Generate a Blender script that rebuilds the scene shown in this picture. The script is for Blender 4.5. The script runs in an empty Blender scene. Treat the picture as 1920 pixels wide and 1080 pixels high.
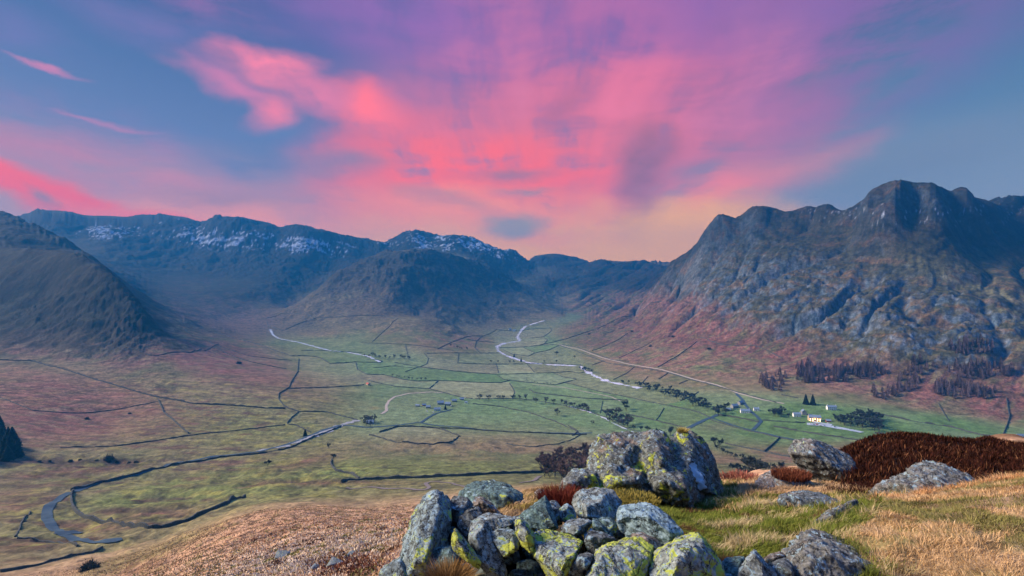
import bpy, bmesh, math, random
import numpy as np
from mathutils import Vector, Matrix
R = math.radians
F = 960.0                      # focal length in photo pixels (1920 wide), level camera at the origin
rng = np.random.default_rng(7)
random.seed(7)
scene = bpy.context.scene
COL = scene.collection

def P(px, py, D):
    return ((px-960)/F*D, D, (540-py)/F*D)

# ------------------------------------------------------------------ noise
_g = np.random.default_rng(3)
_ang = _g.uniform(0, 2*np.pi, 4096).astype(np.float32)
_GX, _GY = np.cos(_ang), np.sin(_ang)
def pn(x, y, seed=0):
    x = np.asarray(x, np.float64)+seed*17.31; y = np.asarray(y, np.float64)+seed*9.77
    ix = np.floor(x).astype(np.int64); iy = np.floor(y).astype(np.int64)
    fx = (x-ix).astype(np.float32); fy = (y-iy).astype(np.float32)
    def h(a, b):
        k = (a*73856093) ^ (b*19349663) ^ (seed*83492791)
        return ((k >> 3) ^ k ^ (k >> 11)) & 4095
    def dt(a, b, dx, dy):
        k = h(a, b); return _GX[k]*dx+_GY[k]*dy
    u = fx*fx*fx*(fx*(fx*6-15)+10); v = fy*fy*fy*(fy*(fy*6-15)+10)
    n00 = dt(ix, iy, fx, fy); n10 = dt(ix+1, iy, fx-1, fy)
    n01 = dt(ix, iy+1, fx, fy-1); n11 = dt(ix+1, iy+1, fx-1, fy-1)
    a = n00+u*(n10-n00); b = n01+u*(n11-n01)
    return (a+v*(b-a))*1.5
def fbm(x, y, o=4, seed=0, g=.5):
    s = 0; a = 1; t = 0
    for k in range(o):
        s = s+a*pn(x*2**k, y*2**k, seed+k); t += a; a *= g
    return s/t
def ridged(x, y, o=4, seed=0, g=.5):
    s = 0; a = 1; t = 0
    for k in range(o):
        s = s+a*(1-2*np.abs(pn(x*2**k, y*2**k, seed+k))); t += a; a *= g
    return s/t
def ss(a, b, x):
    t = np.clip((x-a)/(b-a), 0, 1); return t*t*(3-2*t)
# cheap 3-D noise (rocks): three rotated 2-D slices
def n3(p, s, seed=0):
    x, y, z = p[:, 0]*s, p[:, 1]*s, p[:, 2]*s
    return (pn(x+.37*z, y-.51*z, seed)+pn(y+.43*x, z+.29*x, seed+5)+pn(z-.33*y, x+.61*y, seed+9))*.6

# ------------------------------------------------------------------ control lines of the land (photo column, photo row, distance)
CL = []
def L(*pts, n=0):
    for i in range(len(pts)-1):
        a, b = pts[i], pts[i+1]
        m = n or max(1, int(abs(b[0]-a[0])/26))
        for k in range(m):
            f = k/m; CL.append([a[j]+(b[j]-a[j])*f for j in range(3)])
    CL.append(list(pts[-1]))
def Q(*pts):
    for p in pts: CL.append(list(p))
# skyline, far left to the valley head
sky1 = [(28,404,4150),(60,396,4150),(90,393,4200),(125,396,4250),(150,402,4300),(200,405,4450),(250,405,4600),(275,402,4600),(300,401,4600),(345,407,4600),(370,412,4600),(386,415,4600),(398,406,4550),(415,404,4500),(440,406,4500),(475,411,4550),(500,417,4550),(528,425,4550),(540,422,4550),(558,420,4500),(590,427,4500),(620,434,4550),(645,440,4600),(680,446,4650),(712,452,4700),(730,450,4750),(752,437,4800),(780,430,4900),(812,438,4900),(832,441,4900),(852,440,4900),(877,442,4900),(905,453,4900),(935,466,4900),(962,468,4900),(975,477,4950),(988,486,5000),(1005,479,5100),(1040,475,5200),(1075,481,5200),(1103,489,4900),(1132,487,4700),(1165,490,4650),(1200,488,4600),(1235,490,4500),(1255,491,4300)]
L(*sky1)
for (a, b, c) in sky1: Q((a, b+3, c*1.05), (a, b+3, c*.975))
for (a, b, c) in sky1[::2]: Q((a, b+14, c*1.22), (a, b+30, c*1.7))
for (a, b, c) in sky1[1::3]: Q((a, b+16, c*.955))
# near left shoulder and the craggy hill under it
L((-260,350,3000),(-120,370,2800),(-40,388,2700),(0,397,2600),(20,403,2550),(60,424,2400),(105,446,2250),(150,468,2100),(185,495,2000))
Q((-60,430,3300),(0,440,3300),(60,455,3200),(120,480,2900),(190,510,2700),(240,535,2600))
L((-200,440,1950),(-80,452,1900),(0,462,1850),(60,462,1800),(110,466,1760),(150,473,1700),(190,492,1620),(222,520,1560),(248,550,1510),(272,585,1460),(292,620,1410))
Q((60,478,2000),(120,490,1920),(170,510,1850),(215,540,1780),(245,570,1720),(275,603,1650),(300,630,1560))
Q((-100,560,1600),(0,560,1560),(80,560,1560),(150,560,1500),(210,580,1450),(-100,640,1350),(0,638,1350),(100,645,1340),(200,650,1330),(290,640,1360))
L((248,548,2450),(290,568,2350),(340,592,2150),(400,622,1930),(450,645,1750),(500,668,1580),(545,690,1440))
Q((300,600,1750),(350,630,1640),(400,655,1520),(340,670,1300),(440,690,1300),(500,710,1230))
L((-200,665,1280),(0,676,1220),(120,694,1150),(200,718,1080),(290,744,1010),(400,758,975),(535,767,960))
Q((0,720,980),(100,760,880),(0,790,760),(100,800,780),(200,790,850),(300,795,830),(400,795,850),(500,800,850))
# mountain face under the crinkled skyline
Q((150,440,3900),(230,450,3900),(320,460,4050),(420,462,4100),(520,468,4150),(620,476,4250),(690,472,4400),(240,490,3500),(320,505,3600),(420,510,3650),(520,500,3800),(600,492,4050),
  (300,535,3050),(380,545,3050),(460,545,3150),(520,535,3400),(350,580,2550),(420,600,2550),(470,590,2750),(500,575,2950),(480,612,2420),(440,622,2200))
# central hill
L((500,612,2480),(515,600,2600),(540,580,2750),(580,549,2950),(630,512,3150),(690,484,3300),(735,470,3380),(772,467,3420),(810,470,3500),(850,482,3650),(890,495,3800),(930,505,4000))
L((810,470,3500),(850,505,3480),(900,535,3450),(950,555,3450),(1000,572,3400),(1040,588,3250))
L((772,467,3420),(760,510,3050),(740,555,2750),(735,590,2500))
Q((640,520,3700),(700,497,3800),(760,482,3900),(830,482,4150),(600,548,3400),(560,580,3100))
Q((620,580,2600),(660,560,2750),(820,540,3050),(850,570,2900),(900,590,2950),(960,598,3050),(640,620,2200),(560,620,2350),(700,610,2300),(850,610,2680),(900,612,2750))
L((700,617,2230),(745,600,2300),(790,598,2350),(830,612,2300),(860,628,2230)); Q((780,585,2700),(830,598,2650))
# valley head
Q((950,520,4300),(1020,520,4350),(1090,525,4300),(1150,525,4200),(1200,520,4000),(1240,510,3700),(1050,560,3900),(1100,560,3800),(1150,560,3600),(1200,548,3300),(1060,585,3500),(1110,585,3350),(1160,578,3050),(1210,565,2850))
# valley floor
def floor(px, py, z): CL.append([px, py, -z*F/(py-540)])
for px, py, z in [(1030,603,222),(1000,608,226),(1060,612,228),(960,615,230),(1010,625,238),(940,628,238),(1050,635,240),(900,640,240),(960,645,243),(1040,650,245),(860,655,240),(940,662,246),(1020,668,247),(1100,672,246),
    (780,655,232),(820,640,232),(760,668,235),(700,655,226),(650,655,222),(600,650,218),(560,640,214),(520,628,208),(560,660,214),(640,680,226),(720,690,234),(800,690,242),(900,690,247),(1000,700,250),(1100,700,250),(1200,715,252),
    (600,700,222),(680,715,233),(760,725,240),(860,725,247),(960,735,251),(1080,740,254),(1180,745,255),(1290,740,254),(560,730,222),(620,745,228),(700,750,238),(780,760,245),(880,765,250),(1000,775,254),(1120,780,257),(1240,775,257),(1360,775,257),
    (560,790,222),(640,795,229),(720,800,236),(800,810,240),(900,815,245),(1000,820,250),(1100,820,255),(1200,820,258),(1300,815,259),(1420,805,259),(1530,795,258),(1640,805,259),(1400,850,262),(1500,840,262),(1300,860,262),
    (560,830,217),(640,840,220),(720,850,222),(800,860,224),(900,860,229),(1000,865,234),(1100,870,240),(1200,880,246),(480,850,211),(400,862,207),(620,880,211),(700,892,210),(780,893,211),(880,888,216),(980,880,224),
    (320,870,205),(240,890,202),(150,860,210),(50,860,212),(250,850,208),(350,830,214),(450,830,216),(-100,860,205),(60,905,200),(0,930,196),(130,922,200),(90,960,197),(95,990,199),(150,1015,197),(225,1014,193),
    (40,990,193),(0,1010,192),(0,1060,192),(100,1045,193),(200,1030,191),(300,900,199),(300,930,193),(250,960,193),(330,965,187),(420,935,190),(420,905,198),(520,900,201),(520,925,192),(600,905,202),(400,960,178),(300,990,187),(280,1010,180),(460,945,176),
    (-150,930,190),(-150,1050,190)]:
    floor(px, py, z)
L((170,868,640),(230,868,650),(300,866,665)) if 0 else None
# near hillside at the lower left
for px, py, z in [(640,915,200),(700,915,199),(760,918,196),(820,912,199),(900,905,202),(960,900,205),(1010,893,210),(620,930,180),(700,935,172),(780,935,172),(860,930,178),(940,925,182),(560,945,160)]:
    floor(px, py, z)
L((190,1100,190),(262,1072,195),(320,1030,205),(400,988,222),(460,968,235),(530,956,245),(600,960,235),(660,968,220),(720,968,225),(790,962,235))
Q((300,1020,300),(420,972,320),(530,945,340),(620,948,330),(700,950,320))
Q((350,1075,135),(450,1035,140),(550,1000,145),(650,1005,120),(720,1005,110),(450,1090,90),(550,1060,85),(650,1045,70),(710,1045,60),(600,1100,50),(690,1085,35),(500,1150,40),(660,1130,20),(400,1250,20),(200,1200,60),(0,1200,120),(0,1350,40))
Q((720,1090,9),(700,1115,7.5),(600,1200,9),(740,1130,5),(640,1220,5),(500,1350,5))
# hilltop under the camera
def pl(px, D, z): CL.append([px, 540-z*F/D, D])
for px, D, z in [(960,.7,-1.65),(500,.8,-1.7),(1500,.8,-1.62),(960,1.5,-1.75),(600,1.6,-1.9),(1400,1.5,-1.66),(960,2.6,-1.98),(760,2.8,-2.1),(1200,2.6,-1.86),(1500,2.6,-1.72),(1800,2.4,-1.6),(2000,2.2,-1.55),
    (840,3.6,-2.1),(1000,3.6,-2.05),(1150,3.8,-2.02),(1300,3.4,-1.98),(1420,3.4,-1.92),(1560,3.4,-1.75),(1700,3.3,-1.66),(1850,3.2,-1.58),(2050,3,-1.5),
    (900,4.6,-2.1),(1000,4.8,-2.08),(1120,4.8,-2.1),(1250,4.8,-2.25),(1350,4.6,-2.25),(1450,4.5,-2.15),(1560,4.2,-1.98),(1650,4.3,-1.86),(1780,4.3,-1.78),(1920,4.3,-1.68),(2050,4.2,-1.62),
    (920,5.8,-2.5),(1000,6,-2.5),(1100,6.2,-2.55),(1200,6.2,-2.72),(1300,6.2,-2.8),(1400,6,-2.62),(1500,6,-2.62),(1600,5.8,-2.5),(1640,5.4,-2.28),(1720,5.5,-2.28),(1800,5.5,-2.2),(1920,5.6,-2.13),(2050,5.6,-2.05),
    (1050,8,-3.2),(1150,8,-3.25),(1250,8,-3.3),(1340,8.5,-3.35),(1430,8.5,-3.3),(1540,8.5,-3.3),(1640,8.5,-3.3),(1750,8,-3.1),(1850,8,-3.0),(1960,8,-2.9),
    (1380,11.5,-4.3),(1450,11,-4.25),(1550,11,-4.0),(1620,12,-4.1),(1720,12,-4.05),(1820,12,-4.0),(1920,12,-4.0),(2050,12,-3.9),
    (1570,15.5,-5.2),(1640,16,-4.95),(1720,17,-5.3),(1800,18,-5.75),(1880,18,-5.75),(1950,22,-6.75),(2100,22,-6.6)]:
    pl(px, D, z)
Q((850,975,7),(800,1010,8),(930,945,9),(1010,918,9.5),(1060,918,10.5),(1150,922,11),(1250,925,12),(1330,912,13),(1420,903,14.5),(1500,905,16))
Q((860,985,20),(940,955,20),(1020,928,18),(1100,930,20),(1200,935,22),(1300,925,22),(1400,915,25),(1500,905,30),(1600,880,32),(1700,862,36),(1800,858,40),(1900,852,45),(2050,850,50))
Q((860,985,60),(940,960,60),(1040,935,60),(1150,930,65),(1250,925,70),(1400,915,80),(1500,895,100),(1650,870,110),(1800,860,120),(1950,855,140))
Q((800,975,130),(900,955,150),(1000,935,150),(1040,930,200),(1150,920,240),(1300,905,280),(1450,890,320),(1600,875,350),(1750,862,380),(1900,855,400),(2050,850,400),(1000,915,330),(1080,912,380),(1200,900,480),(1350,885,560),(1500,870,600),(1650,855,650),(1800,845,700),(1950,845,720))
# valley side and mountain on the right
foot = [(1060,648,0),(1110,668,0),(1160,682,0),(1230,698,0),(1300,718,0),(1380,738,0),(1440,750,0),(1530,762,0),(1640,780,0),(1760,800,0),(1860,815,0),(1960,828,0),(2100,845,0)]
for (a, b, _) in foot: floor(a, b, 249)
for (a, b, _) in foot[5:]: floor(a, b+18, 257)
Q((1120,610,2550),(1200,640,1880),(1200,600,2350),(1280,650,1620),(1300,600,1880),(1380,680,1370),(1400,630,1560),(1480,700,1240),(1500,640,1420),(1600,715,1160),(1600,650,1310),(1700,740,1080),(1700,670,1220),(1800,760,1020),(1820,690,1150),(1920,780,960),(1920,700,1090),(2100,780,900),(2100,700,1000))
Q((1240,555,2450),(1280,530,2350),(1350,560,1880),(1360,510,2080),(1430,580,1660),(1450,520,1830),(1520,590,1540),(1550,530,1700),(1620,600,1400),(1640,540,1560),(1720,610,1330),(1740,550,1480),(1820,630,1250),(1840,570,1400),(1920,640,1200),(1930,590,1330),(2100,640,1100))
Q((1330,470,2300),(1400,460,2150),(1480,455,2020),(1560,455,1930),(1620,455,1830),(1680,440,1740),(1740,446,1690),(1800,480,1640),(1860,520,1560),(1930,545,1480),(2100,580,1300))
Q((1820,470,1800),(1880,490,1750),(1950,500,1700),(1780,440,1900),(1850,440,1950),(1920,440,2000),(1700,425,1830),(1640,425,1880))
sky2 = [(1262,488,2650),(1280,478,2600),(1300,461,2530),(1318,438,2480),(1335,414,2450),(1348,404,2430),(1362,402,2420),(1378,409,2420),(1392,400,2400),(1405,391,2380),(1420,386,2360),(1445,388,2340),(1462,394,2320),(1490,394,2300),(1520,386,2260),(1555,384,2220),(1575,393,2150),(1590,391,2080),(1612,376,2000),(1628,364,1950),(1648,347,1920),(1672,342,1900),(1695,337,1900),(1735,343,1900),(1772,352,1920),(1810,355,1950),(1832,367,1980),(1858,376,2050),(1880,368,2350),(1920,365,2400),(1980,368,2400),(2100,360,2400)]
L(*sky2)
for (a, b, c) in sky2: Q((a, b+5, c*1.05), (a, b+7, c*.97))
for (a, b, c) in sky2[::2]: Q((a, b+25, c*1.2), (a, b+60, c*1.8))
Q((1350,440,2330),(1400,425,2270),(1460,430,2180),(1520,425,2130),(1560,430,2040),(1600,430,1960),(1660,395,1880),(1720,392,1870),(1790,395,1900),(1850,405,2000),(1920,400,2150),(1860,385,2250),(1606,412,2010))
# all round, out of the picture
for thd in (-170,-140,-110,-85,-70,70,85,110,140,170,-190,190):
    for r, t in ((1,-1.7),(4,-.5),(20,-.25),(100,-.3),(400,-.28),(900,-.18),(2000,.05),(4000,.08),(9000,.02)):
        CL.append(('pol', R(thd), math.log(r), t if r > 1 else -1.7))
Q((1000,500,9500),(300,480,9500),(1700,470,9500))
cu, cv, ct = [], [], []
for c in CL:
    if c[0] == 'pol': cu.append(c[1]); cv.append(c[2]); ct.append(c[3]); continue
    x, y, z = P(*c); r = math.hypot(x, y)
    cu.append(math.atan2(x, y)); cv.append(math.log(r)); ct.append(z/r)
cu, cv, ct = map(np.array, (cu, cv, ct))
VS = .55
def kern(du, dv): return np.sqrt(du*du+(dv*VS)**2+.010**2)
A = kern(cu[:, None]-cu[None], cv[:, None]-cv[None]); n_ = len(cu)
M_ = np.zeros((n_+1, n_+1)); M_[:n_, :n_] = A-1e-4*np.eye(n_)*0; M_[:n_, :n_] -= 2e-3*np.eye(n_); M_[n_, :n_] = M_[:n_, n_] = 1
sol = np.linalg.solve(M_, np.append(ct, 0)); W_, C0 = sol[:n_], sol[n_]
# grid: columns of bearing, rows of distance; closer together where the picture looks
tf = np.radians(np.arange(-52, 52.01, .08)); tc = np.radians(np.arange(54, 306.1, 2.0))
TH = np.concatenate([tf, tc])
steps = []
v = math.log(.5); vmax = math.log(6500)
while v < vmax:
    steps.append(v); r = math.exp(v)
    v += .022 if r < 2 else .011 if r < 25 else .0045 if r < 300 else .006 if r < 900 else .0042 if r < 5300 else .03
LR = np.array(steps); RR = np.exp(LR)
nt, nr = len(TH), len(LR)
def evalT(us, vs):
    o = np.empty((len(us), len(vs)))
    for i, u in enumerate(us):
        o[i] = kern(u-cu[None, :], vs[:, None]-cv[None, :])@W_+C0
    return o
cus = np.concatenate([np.radians(np.arange(-60, 60.01, .4)), np.radians(np.arange(66, 180, 8))])
cus = np.concatenate([np.radians(np.arange(-180, -60, 8)), cus, [np.radians(180)]])
cvs = np.arange(LR[0]-.1, LR[-1]+.12, .022)
Tc = evalT(cus, cvs)
thn = np.where(TH > np.pi, TH-2*np.pi, TH)
def interp2(us, vs_, G, x, y):
    i = np.clip(np.searchsorted(us, x)-1, 0, len(us)-2); fx = (x-us[i])/(us[i+1]-us[i])
    j = np.clip(np.searchsorted(vs_, y)-1, 0, len(vs_)-2); fy = (y-vs_[j])/(vs_[j+1]-vs_[j])
    A_ = G[i]*(1-fx)[:, None]+G[i+1]*fx[:, None]
    return A_[:, j]*(1-fy)+A_[:, j+1]*fy
T = interp2(cus, cvs, Tc, thn, LR)
X = np.sin(TH)[:, None]*RR[None]; Y = np.cos(TH)[:, None]*RR[None]; RG = np.broadcast_to(RR[None], X.shape)
Z0 = T*RR[None]
FRONT = np.cos(TH)[:, None]*np.ones_like(RG) > .3
PX = np.where(FRONT, 960+F*X/np.maximum(Y, 1e-3), -9999); PY = np.where(FRONT, 540-F*Z0/np.maximum(Y, 1e-3), 9999)
# macro slope
dzr = np.gradient(Z0, axis=1)/np.gradient(RR)[None]
dth = np.gradient(TH); dzt = np.gradient(Z0, axis=0)/(dth[:, None]*RR[None])
SL = np.sqrt(dzr**2+dzt**2)
def G(cx, cy, sx, sy, rot=0, r0=0, r1=1e9):
    c, s = math.cos(R(rot)), math.sin(R(rot)); dx, dy = PX-cx, PY-cy
    a = (dx*c+dy*s)/sx; b = (-dx*s+dy*c)/sy
    return np.exp(-(a*a+b*b))*((RG >= r0) & (RG <= r1))
steep = ss(.16, .42, SL)*ss(350, 900, RG)
rightm = ss(0, 120, X*.88+Y*.48-1180)*ss(700, 1000, Y)*ss(1020, 1120, PX)     # beyond the foot of the mountain on the right
s_ = X*.48-Y*.88; d_ = X*.88+Y*.48
wx = 60*pn(X/260, Y/260, 61)
cragL = np.clip(G(110, 560, 150, 75, 12, 1250, 2100)+G(230, 600, 60, 60, 0, 1250, 1900)+.7*G(30, 640, 110, 30, 0, 1200, 1700), 0, 1)
cragR = np.clip(rightm*(G(1640, 580, 260, 75, 14)+G(1760, 620, 200, 60)+G(1450, 540, 140, 60)+G(1380, 430, 80, 40)+G(1700, 375, 120, 30)), 0, 1)
far = ss(2400, 3200, RG)*steep*(1-ss(525, 565, PY))
def blur(A_, a, b):
    for ax, k in ((0, a), (1, b)):
        for _ in range(2):
            c = np.cumsum(np.concatenate([np.repeat(A_.take([0], ax), k+1, ax), A_, np.repeat(A_.take([-1], ax), k, ax)], ax), ax)
            n = A_.shape[ax]; A_ = (c.take(range(2*k+1, 2*k+1+n), ax)-c.take(range(0, n), ax))/(2*k+1)
    return A_
H = np.zeros_like(Z0)
w1 = fbm(X/180, Y/180, 3, 63)
H += steep*(16*fbm(X/330, Y/330, 2, 1)+14*fbm(X/130, Y/130, 3, 11))*(1+.5*far)
H += steep*(1-.65*rightm-.4*cragL)*7*ridged(X/80+w1, Y/80-w1, 5, 21, .55)
H += far*(16*ridged((X+wx)/190, (Y+wx)/190, 5, 31, .58)+9*ridged(X/60, Y/60, 4, 33, .6))
# ribs and gullies running down the mountain on the right
rm = rightm*ss(.10, .30, SL)*ss(350, 900, RG)*ss(60, 300, d_-1180)*(.5+.5*ss(455, 540, PY+.12*(1700-PX)*(PX>1700)))*(1-.85*ss(600, 690, PY+.10*(1500-PX)))
g1 = np.abs(fbm((s_+wx*1.5)/230, d_/900, 2, 41)); g2 = np.abs(fbm((s_-wx)/80+w1*.5, d_/330, 2, 47))
H += rm*(40*ss(0, .30, g1)-34*(1-ss(0, .06, g1))*.5+11*ss(0, .25, g2))
H += rm*6*ridged((s_+wx)/26+w1, d_/60+w1*2, 4, 51, .6)
H += rightm*steep*4*ridged(X/17+w1, Y/17, 3, 53, .6)
cliff = ridged((X+wx*.6)/40+w1*1.5, (Y-wx*.6)/40, 5, 71, .62)
cl2 = fbm(X/95+w1*2, Y/95-w1, 4, 73)
vst = ridged(X/22+w1*2, Y/90+w1, 4, 79, .6)
H += (cragL*10+cragR*9+4*far)*(cliff-.2)+(cragL*14+cragR*16)*cl2+cragL*9*vst
for mk, st, am, sd_ in ((np.clip(cragR+cragL*1.2, 0, 1), 46., .30, 83), (np.clip(cragR+cragL, 0, 1), 17., .28, 85), (far, 60., .25, 87)):
    zz = Z0+H+st*1.6*fbm(X/130, Y/130, 3, sd_); q = zz/st; fr = q-np.floor(q)
    H += mk*am*st*(ss(.5, .95, fr)-fr)*ss(-.3, .3, fbm(X/110, Y/110, 2, sd_+40))
H *= 1-.30*rightm-.2*ss(1150, 1300, RG)*(1-ss(2500, 2800, RG))*(PX < 345)
H -= .9*blur(H, 34, 30)
H *= 1-.85*np.clip(G(1812, 362, 45, 40, 0, 1500), 0, 1)
# hummocks on gentle ground
mid = ss(120, 350, RG)*(1-steep)
H += mid*(2.2*fbm(X/85, Y/85, 3, 91)+.5*fbm(X/14, Y/14, 2, 95))*(1-.6*ss(900, 1500, RG))
rough = np.clip(G(300, 960, 260, 60)+G(150, 1010, 160, 60)+G(200, 870, 200, 25)+G(560, 900, 160, 30)+G(850, 840, 220, 18), 0, 1)
H -= 7*mid*np.clip(G(215, 866, 55, 5, -3)+G(120, 866, 50, 5, 3), 0, 1)
H += rough*mid*(6.0*fbm(X/38, Y/38, 3, 101)+.8*ridged(X/12, Y/12, 2, 103))
nearh = ss(14, 40, RG)*(1-ss(260, 420, RG))
H += nearh*(1.8*fbm(X/24, Y/24, 3, 111)+.5*fbm(X/6, Y/6, 3, 113)+.42*np.abs(fbm(X/2.4, Y/2.4, 3, 117))*(1-ss(120, 260, RG)))
bank = np.interp(np.arctan2(X, Y), [R(31), R(35), R(38), R(41), R(45), R(52)], [5.0, 6.2, 6.9, 7.5, 8.0, 8.6])
H += .05*ss(-.45, -.05, RG-bank)*(1-ss(.0, .5, RG-bank))*ss(R(30), R(34), np.arctan2(X, Y))*FRONT
top = 1-ss(12, 30, RG)
H += top*(.07*fbm(X/1.3, Y/1.3, 3, 121)+.045*fbm(X/.35, Y/.35, 2, 125)*ss(1.2, 2.2, RG))
Z = Z0+H
TF = Z/RR[None]
# settle the ridges so that their smoothed line stands at its surveyed height
skc = sorted([(math.atan((a-960)/F), (540-b)/F*math.cos(math.atan((a-960)/F)), math.log(math.hypot(P(a, b, c)[0], c))) for a, b, c in sky1+sky2])
ska, skt, skr = map(np.array, zip(*skc)); jr = np.searchsorted(RR, 1500)
for _ in range(2):
    act = TF[:len(tf), jr:].max(1); want = np.interp(tf, ska, skt); rr_ = np.interp(tf, ska, skr)
    act_s = np.convolve(np.pad(act, 9, 'edge'), np.ones(19)/19, 'valid')
    okc = (tf > ska[0]-.005) & (tf < ska[-1]+.005)
    dif = np.where(okc, want-act_s, 0); dif = np.convolve(np.pad(dif, 20, 'edge'), np.hanning(41)/np.hanning(41).sum(), 'valid')
    rr_ = np.convolve(np.pad(rr_, 10, 'edge'), np.ones(21)/21, 'valid')
    TF[:len(tf)] += dif[:, None]*np.exp(-((LR[None]-rr_[:, None]-.02)/.16)**2)
Z = TF*RR[None]
CMAX = None
def bearing_row(px, py):
    th = math.atan((px-960)/F); i = (th-tf[0])/(tf[1]-tf[0]); i0 = int(np.clip(math.floor(i), 0, len(tf)-2)); f = i-i0
    col = TF[i0]*(1-f)+TF[i0+1]*f
    return th, col
def hit(px, py, rmin=300, rmax=9000):
    """first place beyond rmin where the line of sight through (px, py) meets the land"""
    th, col = bearing_row(px, py); tt = (540-py)/F*math.cos(th)
    j0 = int(np.searchsorted(RR, rmin)); j1 = int(np.searchsorted(RR, rmax)); c = col[j0:j1] >= tt
    if not c.any(): j = int(np.argmax(col[j0:j1]))+j0; r = RR[j]
    else:
        k = int(np.argmax(c))+j0
        if k == j0: r = RR[k]
        else:
            f = (tt-col[k-1])/(col[k]-col[k-1]+1e-12); r = RR[k-1]+(RR[k]-RR[k-1])*f
    return r*math.sin(th), r*math.cos(th)
def zat(x, y):
    x = np.atleast_1d(np.asarray(x, float)); y = np.atleast_1d(np.asarray(y, float))
    th = np.arctan2(x, y); lr = np.log(np.maximum(np.hypot(x, y), RR[0]*1.001))
    i = np.clip(((th-tf[0])/(tf[1]-tf[0])), 0, len(tf)-1.001); i0 = i.astype(int); fi = i-i0
    j0 = np.clip(np.searchsorted(LR, lr)-1, 0, nr-2); fj = (lr-LR[j0])/(LR[j0+1]-LR[j0])
    a = Z[i0, j0]*(1-fi)+Z[i0+1, j0]*fi; b = Z[i0, j0+1]*(1-fi)+Z[i0+1, j0+1]*fi
    return a*(1-fj)+b*fj
PY = np.where(FRONT, 540-F*Z/np.maximum(Y, 1e-3), 9999)
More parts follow.
